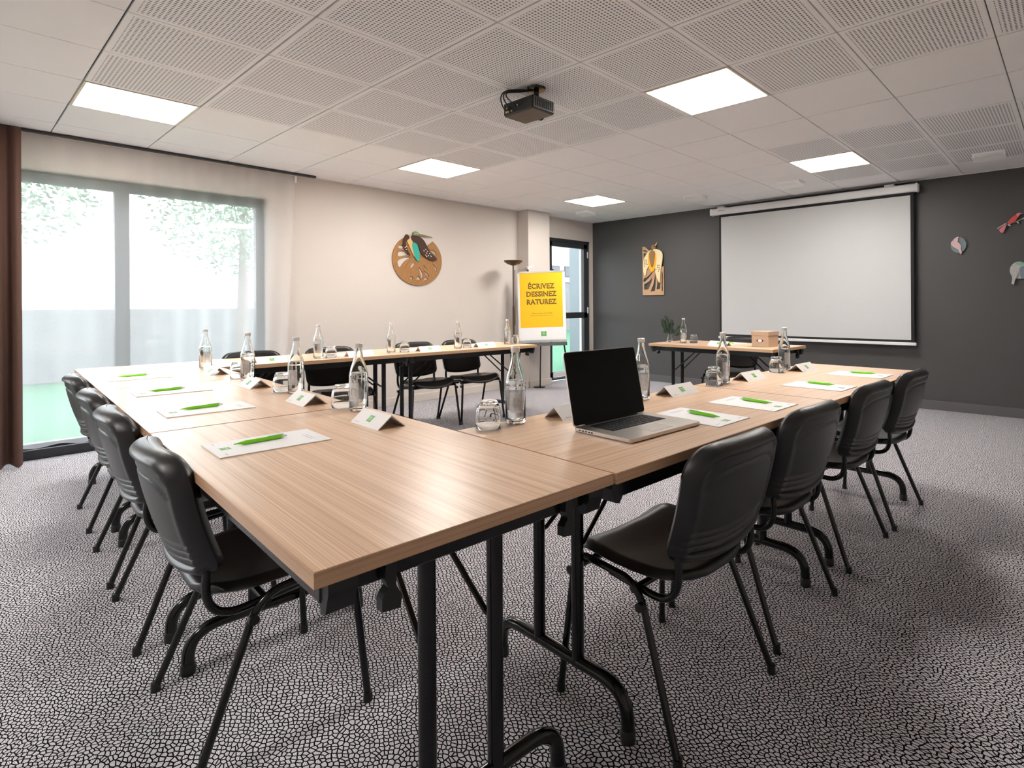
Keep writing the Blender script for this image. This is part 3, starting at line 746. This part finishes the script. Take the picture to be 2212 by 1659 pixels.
# bottles
def make_bottle():
    t = thing('water_bottle', '', 'bottle')
    out = [(.026,0),(.032,.001),(.0352,.006),(.0358,.014),(.0358,.128),(.0352,.134),(.0362,.138),(.0352,.142),(.0340,.150),(.0290,.170),(.0220,.192),(.0170,.212),(.0146,.230),(.0138,.246),(.0138,.250),(.0150,.251),(.0150,.257)]
    inn = [(r-.0028, z) for r, z in out if z > .012][::-1]
    prof = [(0,.004)] + out + [(.0115,.257)] + [(max(r,.0105), z) for r, z in inn] + [(.030,.010),(0,.012)]
    b = MB(); b.lathe(prof, 32); b.build('glass_body', M_['bglass'], t, True, R(60))
    lev = .150
    wi = [(0,.0122),(.0295,.0122),(.0328,.0165)] + [(.0328,.128),(.0322,.134),(.0332,.138),(.0322,.142),(.0310,lev),(0,lev)]
    b = MB(); b.lathe(wi, 32); b.build('water', M_['water'], t, True, R(50))
    b = MB(); b.lathe([(0,.2655),(.0135,.2655),(.0158,.264),(.0160,.252),(.0148,.248),(.0139,.248)], 24); cp = b.build('cap', M_['cap'], t, True, R(50))
    # etched label patch wrapped on the body, with an arch mark
    for side in (0, PI):
        vs = []; fs = []; n_ = 10; r = .0362
        for j, z in enumerate((.040,.112)):
            for i in range(n_+1):
                a = side + (-.62 + 1.24*i/n_); vs.append((r*math.cos(a), r*math.sin(a), z))
        for i in range(n_): fs.append((i,i+1,i+n_+2,i+n_+1))
        b = MB(); b.add(vs, fs); lb_ = b.build('label', M_['label_t'], t, True)
        pts = [(-.009,.066)] + [(-.009*math.cos(PI*k/8), .084+.008*math.sin(PI*k/8)) for k in range(9)] + [(.009,.066)]
        b = MB(); b.tube([(.0365*math.cos(side+x/.0365), .0365*math.sin(side+x/.0365), z) for x, z in pts], .0011, 6); b.build('arch_mark', M_['grey_print'], lb_, True)
    return t
def label_mat():
    m, n, l, p = new_mat('translucent_etched_label'); tr = n.new('ShaderNodeBsdfTransparent'); mx = n.new('ShaderNodeMixShader')
    tc = n.new('ShaderNodeTexCoord'); nz = n.new('ShaderNodeTexNoise'); nz.inputs['Scale'].default_value = 90; l.new(tc.outputs['Object'], nz.inputs['Vector'])
    p.inputs['Base Color'].default_value = (.82,.84,.86,1)
    f2 = math_node(n, l, 'MULTIPLY_ADD', nz.outputs['Fac'], .3, .35)
    l.new(f2, mx.inputs[0]); l.new(tr.outputs[0], mx.inputs[1]); l.new(p.outputs[0], mx.inputs[2]); l.new(mx.outputs[0], n['Material Output'].inputs['Surface']); return m
M_['label_t'] = label_mat()
proto_b = make_bottle()
bots = [((3.979,-6.078),-60,'glass water bottle nearest the camera on the left row'), ((3.303,-6.048),-50,'second glass water bottle from the camera on the left row'), ((2.579,-6.024),-40,'third glass water bottle from the camera on the left row'), ((1.740,-6.007),0,'farthest left row water bottle, against the sheer curtain'),
        ((4.643,-5.842),-40,'glass water bottle left of the laptop, beside the near upturned glass'), ((4.698,-5.163),-40,'glass water bottle directly behind the laptop screen edge'), ((4.734,-4.485),-30,'third glass water bottle along the right row'), ((4.761,-3.738),-30,'farthest right row water bottle, in front of the kraft box'),
        ((1.574,-5.198),0,'far row water bottle nearest the window'), ((1.561,-4.563),10,'second far row water bottle from the window'), ((1.631,-3.905),20,'third far row water bottle from the window'), ((1.582,-3.240),30,'far row water bottle beside the floor lamp pole'),
        ((2.971,-1.997),-60,'water bottle on the presenter table')]
for k, ((x, y), a, lb) in enumerate(bots):
    o = proto_b if k == 0 else copy_tree(proto_b)
    o.location = (x, y, T); o.rotation_euler = (0,0,R(a)); tag(o, lb, 'bottle', 'glass water bottles')

# upturned tumblers on paper coasters
def make_glass():
    prof = [(0,.081),(.0262,.081),(.0305,.078),(.0368,.064),(.0403,.044),(.0408,.022),(.0388,.0006),(.0396,0),(.0404,.0006),(.0424,.022),(.0420,.045),(.0388,.066),(.0335,.082),(.0305,.0895),(.0285,.0915),(0,.0925)]
    b = MB(); b.lathe(prof, 36); return b.mesh('tumbler', M_['tglass'], True, R(60))
GM = make_glass()
b = MB(); b.lathe([(0,0),(.0445,0),(.0450,.0008),(.0445,.0016),(0,.0016)], 32); CM = b.mesh('coaster', M_['paper'])
gl = [((3.868,-6.091),'nearest the camera on the left row'), ((3.220,-6.078),'beside the second left row bottle'), ((2.445,-6.030),'beside the third left row bottle'),
      ((4.639,-5.960),'at the inner corner of the near tables'), ((4.737,-4.590),'beside the third right row bottle'), ((4.768,-3.880),'beside the farthest right row bottle'),
      ((1.592,-5.105),'on the far row nearest the window'), ((1.600,-4.455),'beside the second far row bottle'), ((1.619,-3.791),'beside the third far row bottle'), ((1.582,-3.130),'at the flip chart end of the far row'),
      ((3.077,-1.965),'on the presenter table')]
for (x, y), lb in gl:
    c = obj('paper_coaster', CM); c.location = (x, y, T); tag(c, 'round white coaster under the glass ' + lb, 'coaster', 'white coasters')
    o = obj('tumbler', GM); o.location = (x, y, T+.0018); tag(o, 'upturned clear glass ' + lb, 'glass', 'upturned tumblers')

# ------------------------------------------------------------------ laptop
lp = thing('laptop', 'open aluminium laptop with a black screen and black keyboard', 'laptop', (5.028,-5.640,T), PI/2-th+R(-1.0))   # local -y towards the user
W2, D2 = .1815, .124
b = MB()
def rr_loop(w, d, r, n=5):
    pts = []
    for cx, cy, a0 in ((w-r,d-r,0),(-w+r,d-r,90),(-w+r,-d+r,180),(w-r,-d+r,270)):
        for k in range(n+1): a = R(a0+90*k/n); pts.append((cx+r*math.cos(a), cy+r*math.sin(a)))
    return pts
b.prism([rr_loop(W2,D2,.012)], .003, .0135, lambda x,y,d: (x,y,d)); b.prism([rr_loop(W2-.004,D2-.004,.010)], .0012, .003, lambda x,y,d: (x,y,d))
base = b.build('base', M_['alu'], lp)
b = MB(); b.box(-.137,-.010,.0135,.137,.098,.0138); b.build('keyboard_well', M_['key'], base)
KM = {}
for r_i, y in enumerate((.090,.073,.0545,.036,.0175,-.001)):
    h = .009 if r_i == 0 else .0155
    ws = [.0155]*14 if r_i != 5 else [.0155,.0155,.0155,.02,.085,.02,.0155,.0155,.0155,.0155]
    tot = sum(ws) + .0030*(len(ws)-1); x = -tot/2
    for wk in ws:
        key = (wk, h)
        if key not in KM:
            q = MB(); q.rbox(-wk/2,-h/2,0,wk/2,h/2,.0016,.0005); KM[key] = q.mesh('key', M_['key'])
        obj('key', KM[key], base, Matrix.Translation((x+wk/2, y, .0138))); x += wk+.0030
b = MB(); b.box(-.052,-.104,.0130,.052,-.030,.0140); b.build('trackpad', M_['trackpad'], base)
for k, x in enumerate((.095,.080,.066,.052,.040)):
    b = MB(); b.box(-W2-.0004, x-.004, .006, -W2+.002, x+.004, .0095); b.build('port', M_['key'], base)
b = MB(); b.tube([(-.13,D2-.004,.012),(.13,D2-.004,.012)], .0055, 10); b.build('hinge', M_['key'], lp, True)
Ml = Matrix.Translation((0,D2-.003,.013)) @ Matrix.Rotation(R(90-12), 4, 'X')   # lid: local x width, y up along the lid, z towards the user
sh_ = lambda x, y, d: Ml @ Vector((x, y+.124, d))
b = MB(); b.prism([rr_loop(W2,.1225,.011)], -.0055, -.0005, sh_); lid = b.build('lid', M_['alu'], lp)
b = MB(); b.prism([rr_loop(W2-.002,.1205,.010)], -.0005, .0006, sh_); b.build('display', M_['screen_black'], lid)

# ------------------------------------------------------------------ projector
pj = thing('projector', 'black ceiling projector with looped cables', 'projector', (3.497,-4.700,HC))
b = MB(); b.rbox(-.137,-.096,-.160,.137,.096,-.078,.008); bd_ = b.build('body', M_['black_plastic'], pj)
M_['proj_under'] = mat('brown_tinted_projector_base', (.060,.038,.026), .45, noise=.05)
b = MB(); b.rbox(-.128,-.088,-.163,.128,.088,-.158,.002); b.build('underside_plate', M_['proj_under'], pj)
for k in range(9):
    b = MB(); b.box(.136, -.075+k*.018, -.145, .139, -.067+k*.018, -.092); b.build('vent_slat', M_['black_metal'], pj)
for x, z, m_, nm in ((-.085,-.140,M_['yellow'],'video_socket'),(-.103,-.140,M_['white_plastic'],'audio_socket'),(-.055,-.140,M_['alu'],'signal_socket'),(.00,-.118,M_['alu'],'vga_socket'),(-.10,-.118,M_['alu'],'power_socket')):
    b = MB(); b.lathe([(0,0),(.0065,0),(.0065,.006),(0,.006)], 12, Matrix.Translation((x,-.096,z)) @ Matrix.Rotation(PI/2, 4, 'X')); b.build(nm, m_, pj, True)
b = MB(); b.lathe([(0,0),(.038,0),(.032,.05),(.0,.05)], 24, Matrix.Translation((-.03,.09,-.118)) @ Matrix.Rotation(-PI/2, 4, 'X')); b.build('lens', M_['screen_black'], pj, True)
b = MB(); b.lathe([(0,-.014),(.055,-.014),(.06,0),(0,0)], 24, Matrix.Translation((.07,0,0))); b.build('ceiling_plate', M_['black_metal'], pj, True, R(50))
b = MB(); b.tube([(.07,0,-.012),(.07,0,-.070)], .016, 12); b.tube([(.07,0,-.07),(-.06,-.06,-.079)], .006, 8); b.tube([(.07,0,-.07),(.11,.07,-.079)], .006, 8); b.tube([(.07,0,-.07),(-.06,.06,-.079)], .006, 8); b.tube([(.07,0,-.07),(.11,-.07,-.079)], .006, 8)
b.build('mount', M_['black_metal'], pj, True)
for k, (x0, xb, zt_) in enumerate(((-.10,-.13,-.010),(-.055,-.115,-.018),(.0,-.10,-.030))):
    p = [Vector((x0,-.10,-.125))] + arc((x0,-.125,-.12),(xb,-.16,-.03),(xb+.06,-.11,zt_),8) + arc((xb+.06,-.11,zt_),(-.02,-.06,zt_+.008),(.06,-.01,-.016),8)
    b = MB(); b.tube(p, .0042, 8); b.build('cable', M_['black_plastic'], pj, True)

# ------------------------------------------------------------------ projection screen on the dark wall
ps = thing('projection_screen', 'pulled down white projection screen with black border', 'screen', (0,0,0))
sy = -.10
b = MB(); b.rbox(2.285,sy-.045,2.405,4.815,sy+.045,2.492,.012); cs = b.build('housing', M_['white_metal'], ps)
for x0, x1 in ((2.270,2.300),(4.790,4.820)):
    b = MB(); b.rbox(x0,sy-.049,2.400,x1,sy+.049,2.497,.010); b.build('end_cap', M_['white_plastic'], ps)
b = MB(); b.box(2.40,sy-.0465,2.452,2.50,sy-.0445,2.464); b.build('maker_plate', M_['grey_print'], cs)
for x in (2.43,4.53):
    b = MB(); b.rbox(x-.05,sy-.03,2.490,x+.05,-.003,2.515,.003); b.build('wall_bracket', M_['white_metal'], ps)
b = MB(); b.box(2.393,sy-.001,.735,4.770,sy+.001,2.42); b.build('border', M_['screen_border'], ps)
b.v = []; b.f = []; b.box(2.423,sy-.003,.762,4.738,sy-.0012,2.372); b.build('fabric', M_['screen_white'], ps)
b = MB(); b.rbox(2.375,sy-.012,.700,4.790,sy+.012,.735,.006); b.build('weight_bar', M_['white_metal'], ps)

# ------------------------------------------------------------------ wall plaques
def smooth(pts, n=4, closed=True):
    out = []; k = len(pts)
    for i in range(k):
        p0, p1, p2, p3 = (Vector((*pts[(i+d) % k], 0)) for d in (-1,0,1,2))
        for j in range(n):
            t = j/n; q = .5*((2*p1)+(p2-p0)*t+(2*p0-5*p1+4*p2-p3)*t*t+(3*p1-p0-3*p2+p3)*t**3); out.append((q.x, q.y))
    return out
def ell(cx, cy, a, b_, n=14, rot=0):
    c, s = math.cos(rot), math.sin(rot)
    return [(cx+a*math.cos(2*PI*k/n)*c-b_*math.sin(2*PI*k/n)*s, cy+a*math.cos(2*PI*k/n)*s+b_*math.sin(2*PI*k/n)*c) for k in range(n)]
def grow(l, k):
    cx = sum(p[0] for p in l)/len(l); cy = sum(p[1] for p in l)/len(l)
    return [(cx+(p[0]-cx)*k, cy+(p[1]-cy)*k) for p in l]
M_['pl_brown'] = mat('dark_brown_paint', (.045,.014,.005), .5, noise=.1); M_['pl_teal'] = mat('teal_paint', (.02,.34,.28), .5, noise=.03)
M_['pl_sand'] = mat('sand_paint', (.62,.42,.16), .5, noise=.03); M_['pl_olive'] = mat('olive_paint', (.20,.14,.045), .5, noise=.05)
M_['pl_green'] = mat('sea_green_paint', (.16,.42,.27), .5, noise=.03); M_['pl_cream'] = mat('cream_paint', (.78,.65,.38), .5, noise=.03)
M_['pl_orange'] = mat('amber_paint', (.85,.40,.01), .5, noise=.03); M_['pl_tan'] = mat('tan_paint', (.28,.15,.06), .5, noise=.05)
M_['pl_white'] = mat('white_fleck_paint', (.75,.72,.68), .5, noise=.02)
# round woodcock plaque on the window wall
t1 = thing('round_bird_plaque', 'round cut-out wooden plaque with a long billed bird', 'wall art', (0,-3.322,1.749))
def a1(u, v, d): return (d, (u-839)*.00062, -(v-829)*.000548)
outer = []
cx0, cy0, ra, rb = 840, 850, 552, 568
for k in range(41):
    a = R(-52 + 285*k/40); outer.append((cx0+ra*math.cos(a), cy0+rb*math.sin(a)))
outer += [(600,330),(720,420),(880,430),(1000,520),(1060,500),(1150,440)]
holes = [smooth([(440,550),(510,545),(520,600),(430,610)],3), smooth([(440,690),(540,675),(600,735),(435,780)],3), smooth([(420,890),(520,820),(660,805),(540,900),(455,1010)],3),
  smooth([(700,865),(640,910),(580,980),(540,1055),(600,960),(660,900)],2), smooth([(770,930),(720,930),(680,1020),(730,1000)],3), smooth([(875,1040),(920,1100),(945,1170),(935,1240),(900,1160)],3),
  smooth([(985,1100),(1050,1140),(1075,1200),(1020,1160)],3), smooth([(1180,920),(1235,980),(1265,1030),(1245,1070),(1215,980)],3), [(850,1210),(890,1285),(805,1280)], [(1010,1225),(1060,1270),(965,1305)], ell(695,1250,26,26,10), smooth([(1110,625),(1210,620),(1240,690),(1160,650)],3),
  smooth([(980,970),(1040,1050),(1020,1060),(990,1010)],2)]
b = MB(); b.prism([outer] + [grow(h, 1.2 if k < 5 else 1.3)[::-1] for k, h in enumerate(holes)], .004, .018, a1); b.build('disc', M_['art_wood'], t1)
b = MB(); b.prism([smooth([(700,320),(850,325),(960,400),(1040,540),(1110,650),(1240,770),(1250,820),(1180,850),(1060,820),(940,740),(870,640),(830,530),(700,430),(680,380)])], .026, .036, a1); wg = b.build('wing', M_['pl_brown'], t1)
for (u, v) in ((1000,600),(960,635),(1040,640),(1020,680),(1090,690),(1060,735),(1020,760),(1120,745),(1000,730)):
    b = MB(); b.prism([ell(u,v,16,9,8,.6)], .036, .0372, a1); b.build('fleck', M_['pl_white'], wg)
b = MB(); b.prism([smooth([(560,310),(620,320),(640,380),(560,480),(600,640),(660,765),(560,680),(510,580),(505,440)])], .026, .036, a1); wg2 = b.build('wing', M_['pl_brown'], t1)
for (u, v) in ((545,595),(570,570),(568,635)):
    b = MB(); b.prism([ell(u,v,13,10,8)], .036, .0372, a1); b.build('fleck', M_['pl_white'], wg2)
b = MB(); b.prism([smooth([(640,370),(700,400),(720,560),(740,680),(775,760),(760,795),(700,700),(640,560),(590,440)])], .026, .034, a1); b.build('breast', M_['pl_sand'], t1)
b = MB(); b.prism([smooth([(715,465),(800,500),(840,600),(860,740),(855,850),(820,870),(770,820),(730,690),(700,560)])], .027, .037, a1); b.build('belly', M_['pl_teal'], t1)
b = MB(); b.prism([ell(778,275,72,58,18)], .026, .036, a1); hd = b.build('head', M_['pl_olive'], t1)
b = MB(); b.prism([smooth([(735,260),(800,235),(835,270),(790,300)])], .036, .038, a1); b.build('eye_patch', M_['pl_green'], hd)
b = MB(); b.prism([ell(790,283,12,10,8)], .038, .039, a1); b.build('eye', M_['pl_brown'], hd)
b = MB(); b.prism([[(840,258),(960,275),(1155,305),(1155,318),(960,305),(840,295)]], .026, .034, a1); b.build('bill', M_['pl_olive'], t1)
# tall plaque on the dark wall
t2 = thing('tall_bird_plaque', 'tall cut-out wooden plaque with a cream winged bird', 'wall art', (0,0,0))
def a2(u, v, d): return (1.228+(1360+u*.0904-1412)*.00854, -d, 1.315+(638-510-v*.0904)*.0071)
o_ = [(320,235),(380,240),(450,310),(500,360),(560,360),(640,360),(700,500),(740,740),(830,740),(830,1410),(325,1410)]
hl = [smooth([(345,320),(400,330),(450,380),(400,370),(345,345)],2), [(350,395),(430,410),(400,480),(350,500)], [(345,540),(380,560),(360,850),(345,880)], smooth([(350,1010),(440,970),(540,870),(560,880),(460,1010),(355,1100)],2),
      [(355,1150),(480,1080),(555,990),(540,1100),(460,1275),(360,1275)], [(625,890),(640,1000),(640,1140),(620,1315),(515,1325),(580,1160),(615,980)], [(670,960),(740,1110),(755,1110),(740,1270),(660,1275),(680,1130)], [(785,860),(805,900),(805,1315),(775,1315),(778,1100)]]
b = MB(); b.prism([o_] + [h[::-1] for h in hl], .006, .020, a2); b.build('board', M_['art_pale'], t2)
b = MB(); b.prism([smooth([(590,330),(680,320),(780,380),(820,480),(800,660),(770,820),(760,1000),(745,1110),(720,1100),(670,960),(640,800),(660,600),(660,450)])], .028, .040, a2); wr = b.build('wing', M_['pl_cream'], t2)
b = MB(); b.prism([smooth([(560,330),(480,370),(400,480),(360,600),(355,800),(390,940),(410,940),(440,800),(490,700),(490,500),(510,400)])], .028, .040, a2); wl_ = b.build('wing', M_['pl_cream'], t2)
for (u, v) in ((400,565),(440,570),(395,610),(430,615),(390,655),(425,660),(455,670),(388,705)):
    b = MB(); b.prism([ell(u,v,9,16,8)], .040, .041, a2); b.build('fleck', M_['pl_brown'], wl_)
for (u, v) in ((700,710),(735,715),(700,755),(740,770),(665,800),(735,810),(720,850)):
    b = MB(); b.prism([ell(u,v,9,16,8)], .040, .041, a2); b.build('fleck', M_['pl_brown'], wr)
b = MB(); b.prism([smooth([(500,400),(570,350),(650,400),(675,500),(660,700),(620,820),(570,850),(520,810),(480,650),(482,480)])], .029, .042, a2); b.build('collar', M_['pl_orange'], t2)
b = MB(); b.prism([smooth([(520,380),(580,350),(640,390),(635,540),(610,680),(575,755),(540,680),(510,520)])], .030, .046, a2); b.build('body', M_['pl_tan'], t2)
b = MB(); b.prism([ell(610,270,52,56,16)], .030, .044, a2); hd = b.build('head', M_['pl_tan'], t2)
b = MB(); b.prism([ell(638,262,16,18,10)], .044, .045, a2); b.build('eye', M_['pl_brown'], hd)
b = MB(); b.prism([[(640,225),(690,165),(698,172),(662,240)]], .030, .040, a2); b.build('bill', M_['pl_sand'], t2)
# three small bird plaques
M_['pk'] = mat('pale_pink_paint', (.60,.42,.42), .5, noise=.05); M_['sl'] = mat('slate_blue_paint', (.16,.21,.25), .5, noise=.25, nscale=60)
M_['rd'] = mat('coral_red_paint', (.62,.07,.05), .5, noise=.1); M_['rs'] = mat('rose_paint', (.65,.20,.22), .5, noise=.1); M_['gw'] = mat('grey_white_paint', (.42,.42,.42), .6, noise=.25, nscale=70)
def a3(u, v, d):
    px, py = 2020+u*.1146, 450+v*.1146
    return (5.172+(px-2070)*.0040, -d, 1.786-(py-531)*.00472)
t3 = thing('disc_bird_plaque', 'small slate blue disc plaque with a pale pink bird', 'wall art')
b = MB(); b.prism([ell(445,692,155,155,32)], .012, .024, a3); b.build('disc', M_['sl'], t3)
b = MB(); b.prism([smooth([(300,640),(370,600),(440,640),(500,720),(480,790),(420,770),(330,710)])], .026, .036, a3); b.build('body', M_['pk'], t3)
b = MB(); b.prism([smooth([(355,590),(400,545),(460,535),(440,570),(445,605),(400,640),(370,620)])], .028, .038, a3); b.build('head', M_['pk'], t3)
b = MB(); b.prism([[(430,750),(490,740),(515,850),(490,880),(465,840)]], .026, .034, a3); b.build('tail', M_['pk'], t3)
t4 = thing('red_bird_plaque', 'small coral red bird plaque on a twig, at the right edge', 'wall art')
b = MB(); b.prism([smooth([(1370,330),(1440,250),(1520,205),(1550,240),(1520,300),(1440,350),(1390,345)])], .020, .032, a3); b.build('body', M_['rd'], t4)
b = MB(); b.prism([smooth([(1520,205),(1560,165),(1610,175),(1570,225),(1550,250)])], .020, .030, a3); b.build('head', M_['rs'], t4)
b = MB(); b.prism([[(1600,170),(1655,178),(1600,190)]], .020, .028, a3); b.build('bill', M_['gw'], t4)
b = MB(); b.prism([[(1360,350),(1330,440),(1290,515),(1250,510),(1215,455),(1290,390)]], .020, .030, a3); b.build('tail', M_['rs'], t4)
b = MB(); b.prism([[(1365,340),(1190,440),(1180,425),(1330,340)]], .024, .034, a3); b.build('tail_feather', M_['gw'], t4)
b = MB(); b.tube([Vector(a3(1370,365,.016)), Vector(a3(1530,320,.016)), Vector(a3(1620,285,.016)), Vector(a3(1760,250,.016))], .004, 6); b.build('twig', M_['gw'], t4, True)
for (u, v, r) in ((1400,380,.4),(1550,335,.9),(1660,272,-.3)):
    b = MB(); b.prism([ell(u,v,34,13,10,r)], .012, .020, a3); b.build('leaf', M_['gw'], t4)
t5 = thing('grey_bird_plaque', 'small grey disc bird plaque cut by the right edge', 'wall art')
b = MB(); b.prism([ell(1570,1235,165,160,32)], .012, .024, a3); b.build('disc', M_['gw'], t5)
b = MB(); b.prism([smooth([(1500,1120),(1560,1090),(1640,1090),(1620,1130),(1540,1130)])], .024, .030, a3); b.build('brow', M_['pl_green'], t5)
b = MB(); b.prism([[(1440,1300),(1540,1275),(1560,1300),(1500,1420),(1480,1500),(1435,1490),(1450,1400)]], .024, .034, a3); b.build('tail', M_['gw'], t5)
b = MB(); b.prism([smooth([(1600,1180),(1720,1160),(1780,1260),(1700,1380),(1620,1390),(1580,1280)])], .024, .034, a3); b.build('wing', M_['sl'], t5)

# ------------------------------------------------------------------ flip chart
fc = thing('flip_chart', 'flip chart easel with a yellow printed sheet', 'flip chart', (.487,-1.673,0), yaw)     # local x = board right, -y = towards the room
Mb = Matrix.Translation((0,0,1.166)) @ Matrix.Rotation(R(-4), 4, 'X') @ Matrix.Rotation(R(-1.6), 4, 'Y') @ Matrix.Rotation(R(90), 4, 'X')   # board plane: x right, y up, z towards the viewer
bo = lambda x, y, d: Mb @ Vector((x, y, d))
b = MB(); b.prism([rr_loop(.335,.485,.01)], -.030, -.012, bo); b.build('board', M_['white_metal'], fc)
b = MB(); b.prism([[(-.325,-.475),(.325,-.475),(.328,.475),(-.328,.475)]], -.012, -.006, bo); sh_p = b.build('paper_pad', M_['paper'], fc)
b = MB(); b.prism([[(-.300,-.300),(.292,-.300),(.300,.470),(-.300,.470)]], -.006, -.005, bo); b.build('yellow_print', M_['yellow'], fc)
for k, (s_, yy) in enumerate((('ÉCRIVEZ',.245),('DESSINEZ',.135),('RATUREZ',.025))):
    w_ = obj('lettering', text_mesh(s_, .098, M_['ink'], 'CENTER', .0040, 1.06), fc, Mb @ Matrix.Translation((0, yy, -.0046)) @ Matrix.Scale(.94, 4, (1,0,0)))
    obj('letter_face', text_mesh(s_, .098, M_['yellow'], 'CENTER', -.0030, 1.06), w_, Matrix.Translation((.0052, .0036, .0004)))
obj('lettering', text_mesh('Faites ce que vous voulez', .027, M_['ink'], 'CENTER'), fc, Mb @ Matrix.Translation((.005,-.110,-.0046)))
b = MB(); b.prism([[(-.16,-.137),(.16,-.137),(.16,-.134),(-.16,-.134)]], -.005, -.0045, bo); b.build('underline', M_['ink'], fc)
put_logo(fc, Mb @ Matrix.Translation((.02,-.390,-.0055)), 2.3)
b = MB(); b.prism([rr_loop(.335,.024,.004)], -.035, .055, lambda x,y,d: bo(x+.005, y-.535, d)); b.build('tray', M_['grey_tray'], fc)
b = MB(); b.prism([rr_loop(.335,.010,.004)], -.032, -.004, lambda x,y,d: bo(x, y-.497, d)); b.build('tray_rail', M_['alu_frame'], fc)
b = MB(); b.prism([rr_loop(.33,.012,.003)], -.028, -.001, lambda x,y,d: bo(x, y+.478, d)); b.build('clamp_bar', M_['alu_frame'], fc)
for x in (-.18,.17):
    b = MB(); b.lathe([(0,0),(.014,0),(.014,.02),(0,.024)], 12, Mb @ Matrix.Translation((x,.49,-.012)) @ Matrix.Rotation(-PI/2, 4, 'X')); b.build('clamp_knob', M_['black_plastic'], fc, True)
for s in (-1, 1):
    b = MB(); b.tube([bo(s*.29,-.50,-.035), Vector((s*.40,-.02,.012))], .011, 10); b.build('leg', M_['black_metal'], fc, True)
    b = MB(); b.lathe([(0,0),(.014,0),(.013,.02),(0,.02)], 10, Matrix.Translation((s*.40,-.02,0))); b.build('foot_cap', M_['black_plastic'], fc, True)
b = MB(); b.tube([bo(-.03,-.50,-.045), Vector((-.045,.20,.02))], .009, 10); b.build('leg', M_['black_metal'], fc, True)
b = MB(); b.lathe([(0,0),(.085,0),(.085,.012),(.02,.022),(0,.022)], 24, Matrix.Translation((-.055,.20,0))); b.build('round_foot', M_['black_metal'], fc, True, R(50))
# folded paper bird clip on the top of the easel
fb = thing('paper_bird', 'little white folded paper bird on top of the flip chart', 'ornament', Vector((.487,-1.673,0)) + Matrix.Rotation(yaw, 3, 'Z') @ bo(-.17,.540,-.018))
b = MB(); b.add([(-.05,-.02,-.01),(.0,-.01,-.016),(.055,.05,.03),(.0,.0,.02),(-.02,-.03,.04),(.01,.02,.0)], [(0,1,3),(1,2,3),(0,3,4),(1,5,2),(0,4,1),(3,2,5)])
b.build('folded_paper', M_['paper'], fb)

# ------------------------------------------------------------------ floor lamp
fl_ = thing('floor_lamp', 'slim bronze uplighter floor lamp beside the flip chart', 'floor lamp', (.31,-2.035,0))
b = MB(); b.lathe([(0,0),(.125,0),(.125,.012),(.03,.028),(0,.028)], 32); b.build('base', M_['lamp_metal'], fl_, True, R(50))
b = MB(); b.tube([(0,0,.02),(0,0,1.16)], .014, 14); b.tube([(0,0,1.15),(0,0,1.735)], .010, 14); b.tube([(.012,.018,.9),(.012,.018,1.66)], .005, 8); b.build('pole', M_['lamp_metal'], fl_, True)
b = MB(); b.lathe([(0,1.715),(.03,1.720),(.08,1.738),(.118,1.765),(.128,1.786),(.122,1.786),(.112,1.770),(.076,1.745),(.03,1.730),(0,1.728)], 32); b.build('bowl_shade', M_['lamp_metal'], fl_, True)
b = MB(); b.tube([(0,0,1.728),(0,0,1.762)], .012, 10); b.build('bulb_holder', M_['white_plastic'], fl_, True)

# ------------------------------------------------------------------ presenter table objects
kb = thing('kraft_box', 'square kraft cardboard box with an eye printed on its front', 'box', (3.853,-1.955,T), -R(6))
b = MB(); b.rbox(-.088,-.088,0,.088,.100,.112,.001); b.build('box_body', M_['kraft'], kb)
b = MB(); b.rbox(-.093,-.093,.108,.093,.105,.148,.0015); b.build('lid', M_['kraft'], kb)
eye = [(-.040+.08*k/12, .018*math.sin(PI*k/12)) for k in range(13)] + [(.040-.08*k/12, -.018*math.sin(PI*k/12)) for k in range(1,12)]
b = MB(); b.prism([eye], -.0888, -.0880, lambda x,y,d: (x, d, y+.060)); ey = b.build('eye_outline', M_['ink'], kb)
b = MB(); b.prism([ell(0,0,.021,.0155,18)], -.0896, -.0886, lambda x,y,d: (x, d, y+.060)); b.build('eye_white', M_['paper'], ey)
va = thing('plant_vase', 'dark green palm sprig in a small clear glass vase', 'plant', (2.757,-1.932,T))
b = MB(); b.lathe([(0,.003),(.030,0),(.033,.012),(.030,.045),(.019,.075),(.021,.092),(.019,.092),(.017,.075),(.027,.045),(.030,.014),(0,.008)], 24); b.build('vase', M_['tglass'], va, True, R(60))
M_['palm'] = mat('dark_palm_leaf', (.012,.035,.012), .45, noise=.3, nscale=30)
for a, l_, ln in ((200,.20,-.35),(170,.22,-.12),(20,.20,.75),(100,.18,.15)):
    b = MB(); d = Vector((math.sin(ln), .1*math.cos(R(a)), math.cos(ln))).normalized(); p0 = Vector((0,0,.02))
    tip = p0 + d*(l_+.06); mid = p0 + d*l_*.55
    b.tube([p0, mid, tip], .0018, 6)
    for k in range(11):
        q = p0 + d*(l_*.38 + l_*.075*k)
        for s in (-1, 1):
            sd = (Vector((d.z, 0, -d.x))*s*.75 + d*.75 + Vector((0, .3*math.sin(k+s), 0))).normalized(); L = .062*(1-.045*k); wv = d.cross(sd).cross(sd).normalized()*.008
            b.add([q, q+sd*L*.5+wv, q+sd*L, q+sd*L*.5-wv], [(0,1,2,3)])
    b.build('frond', M_['palm'], va)
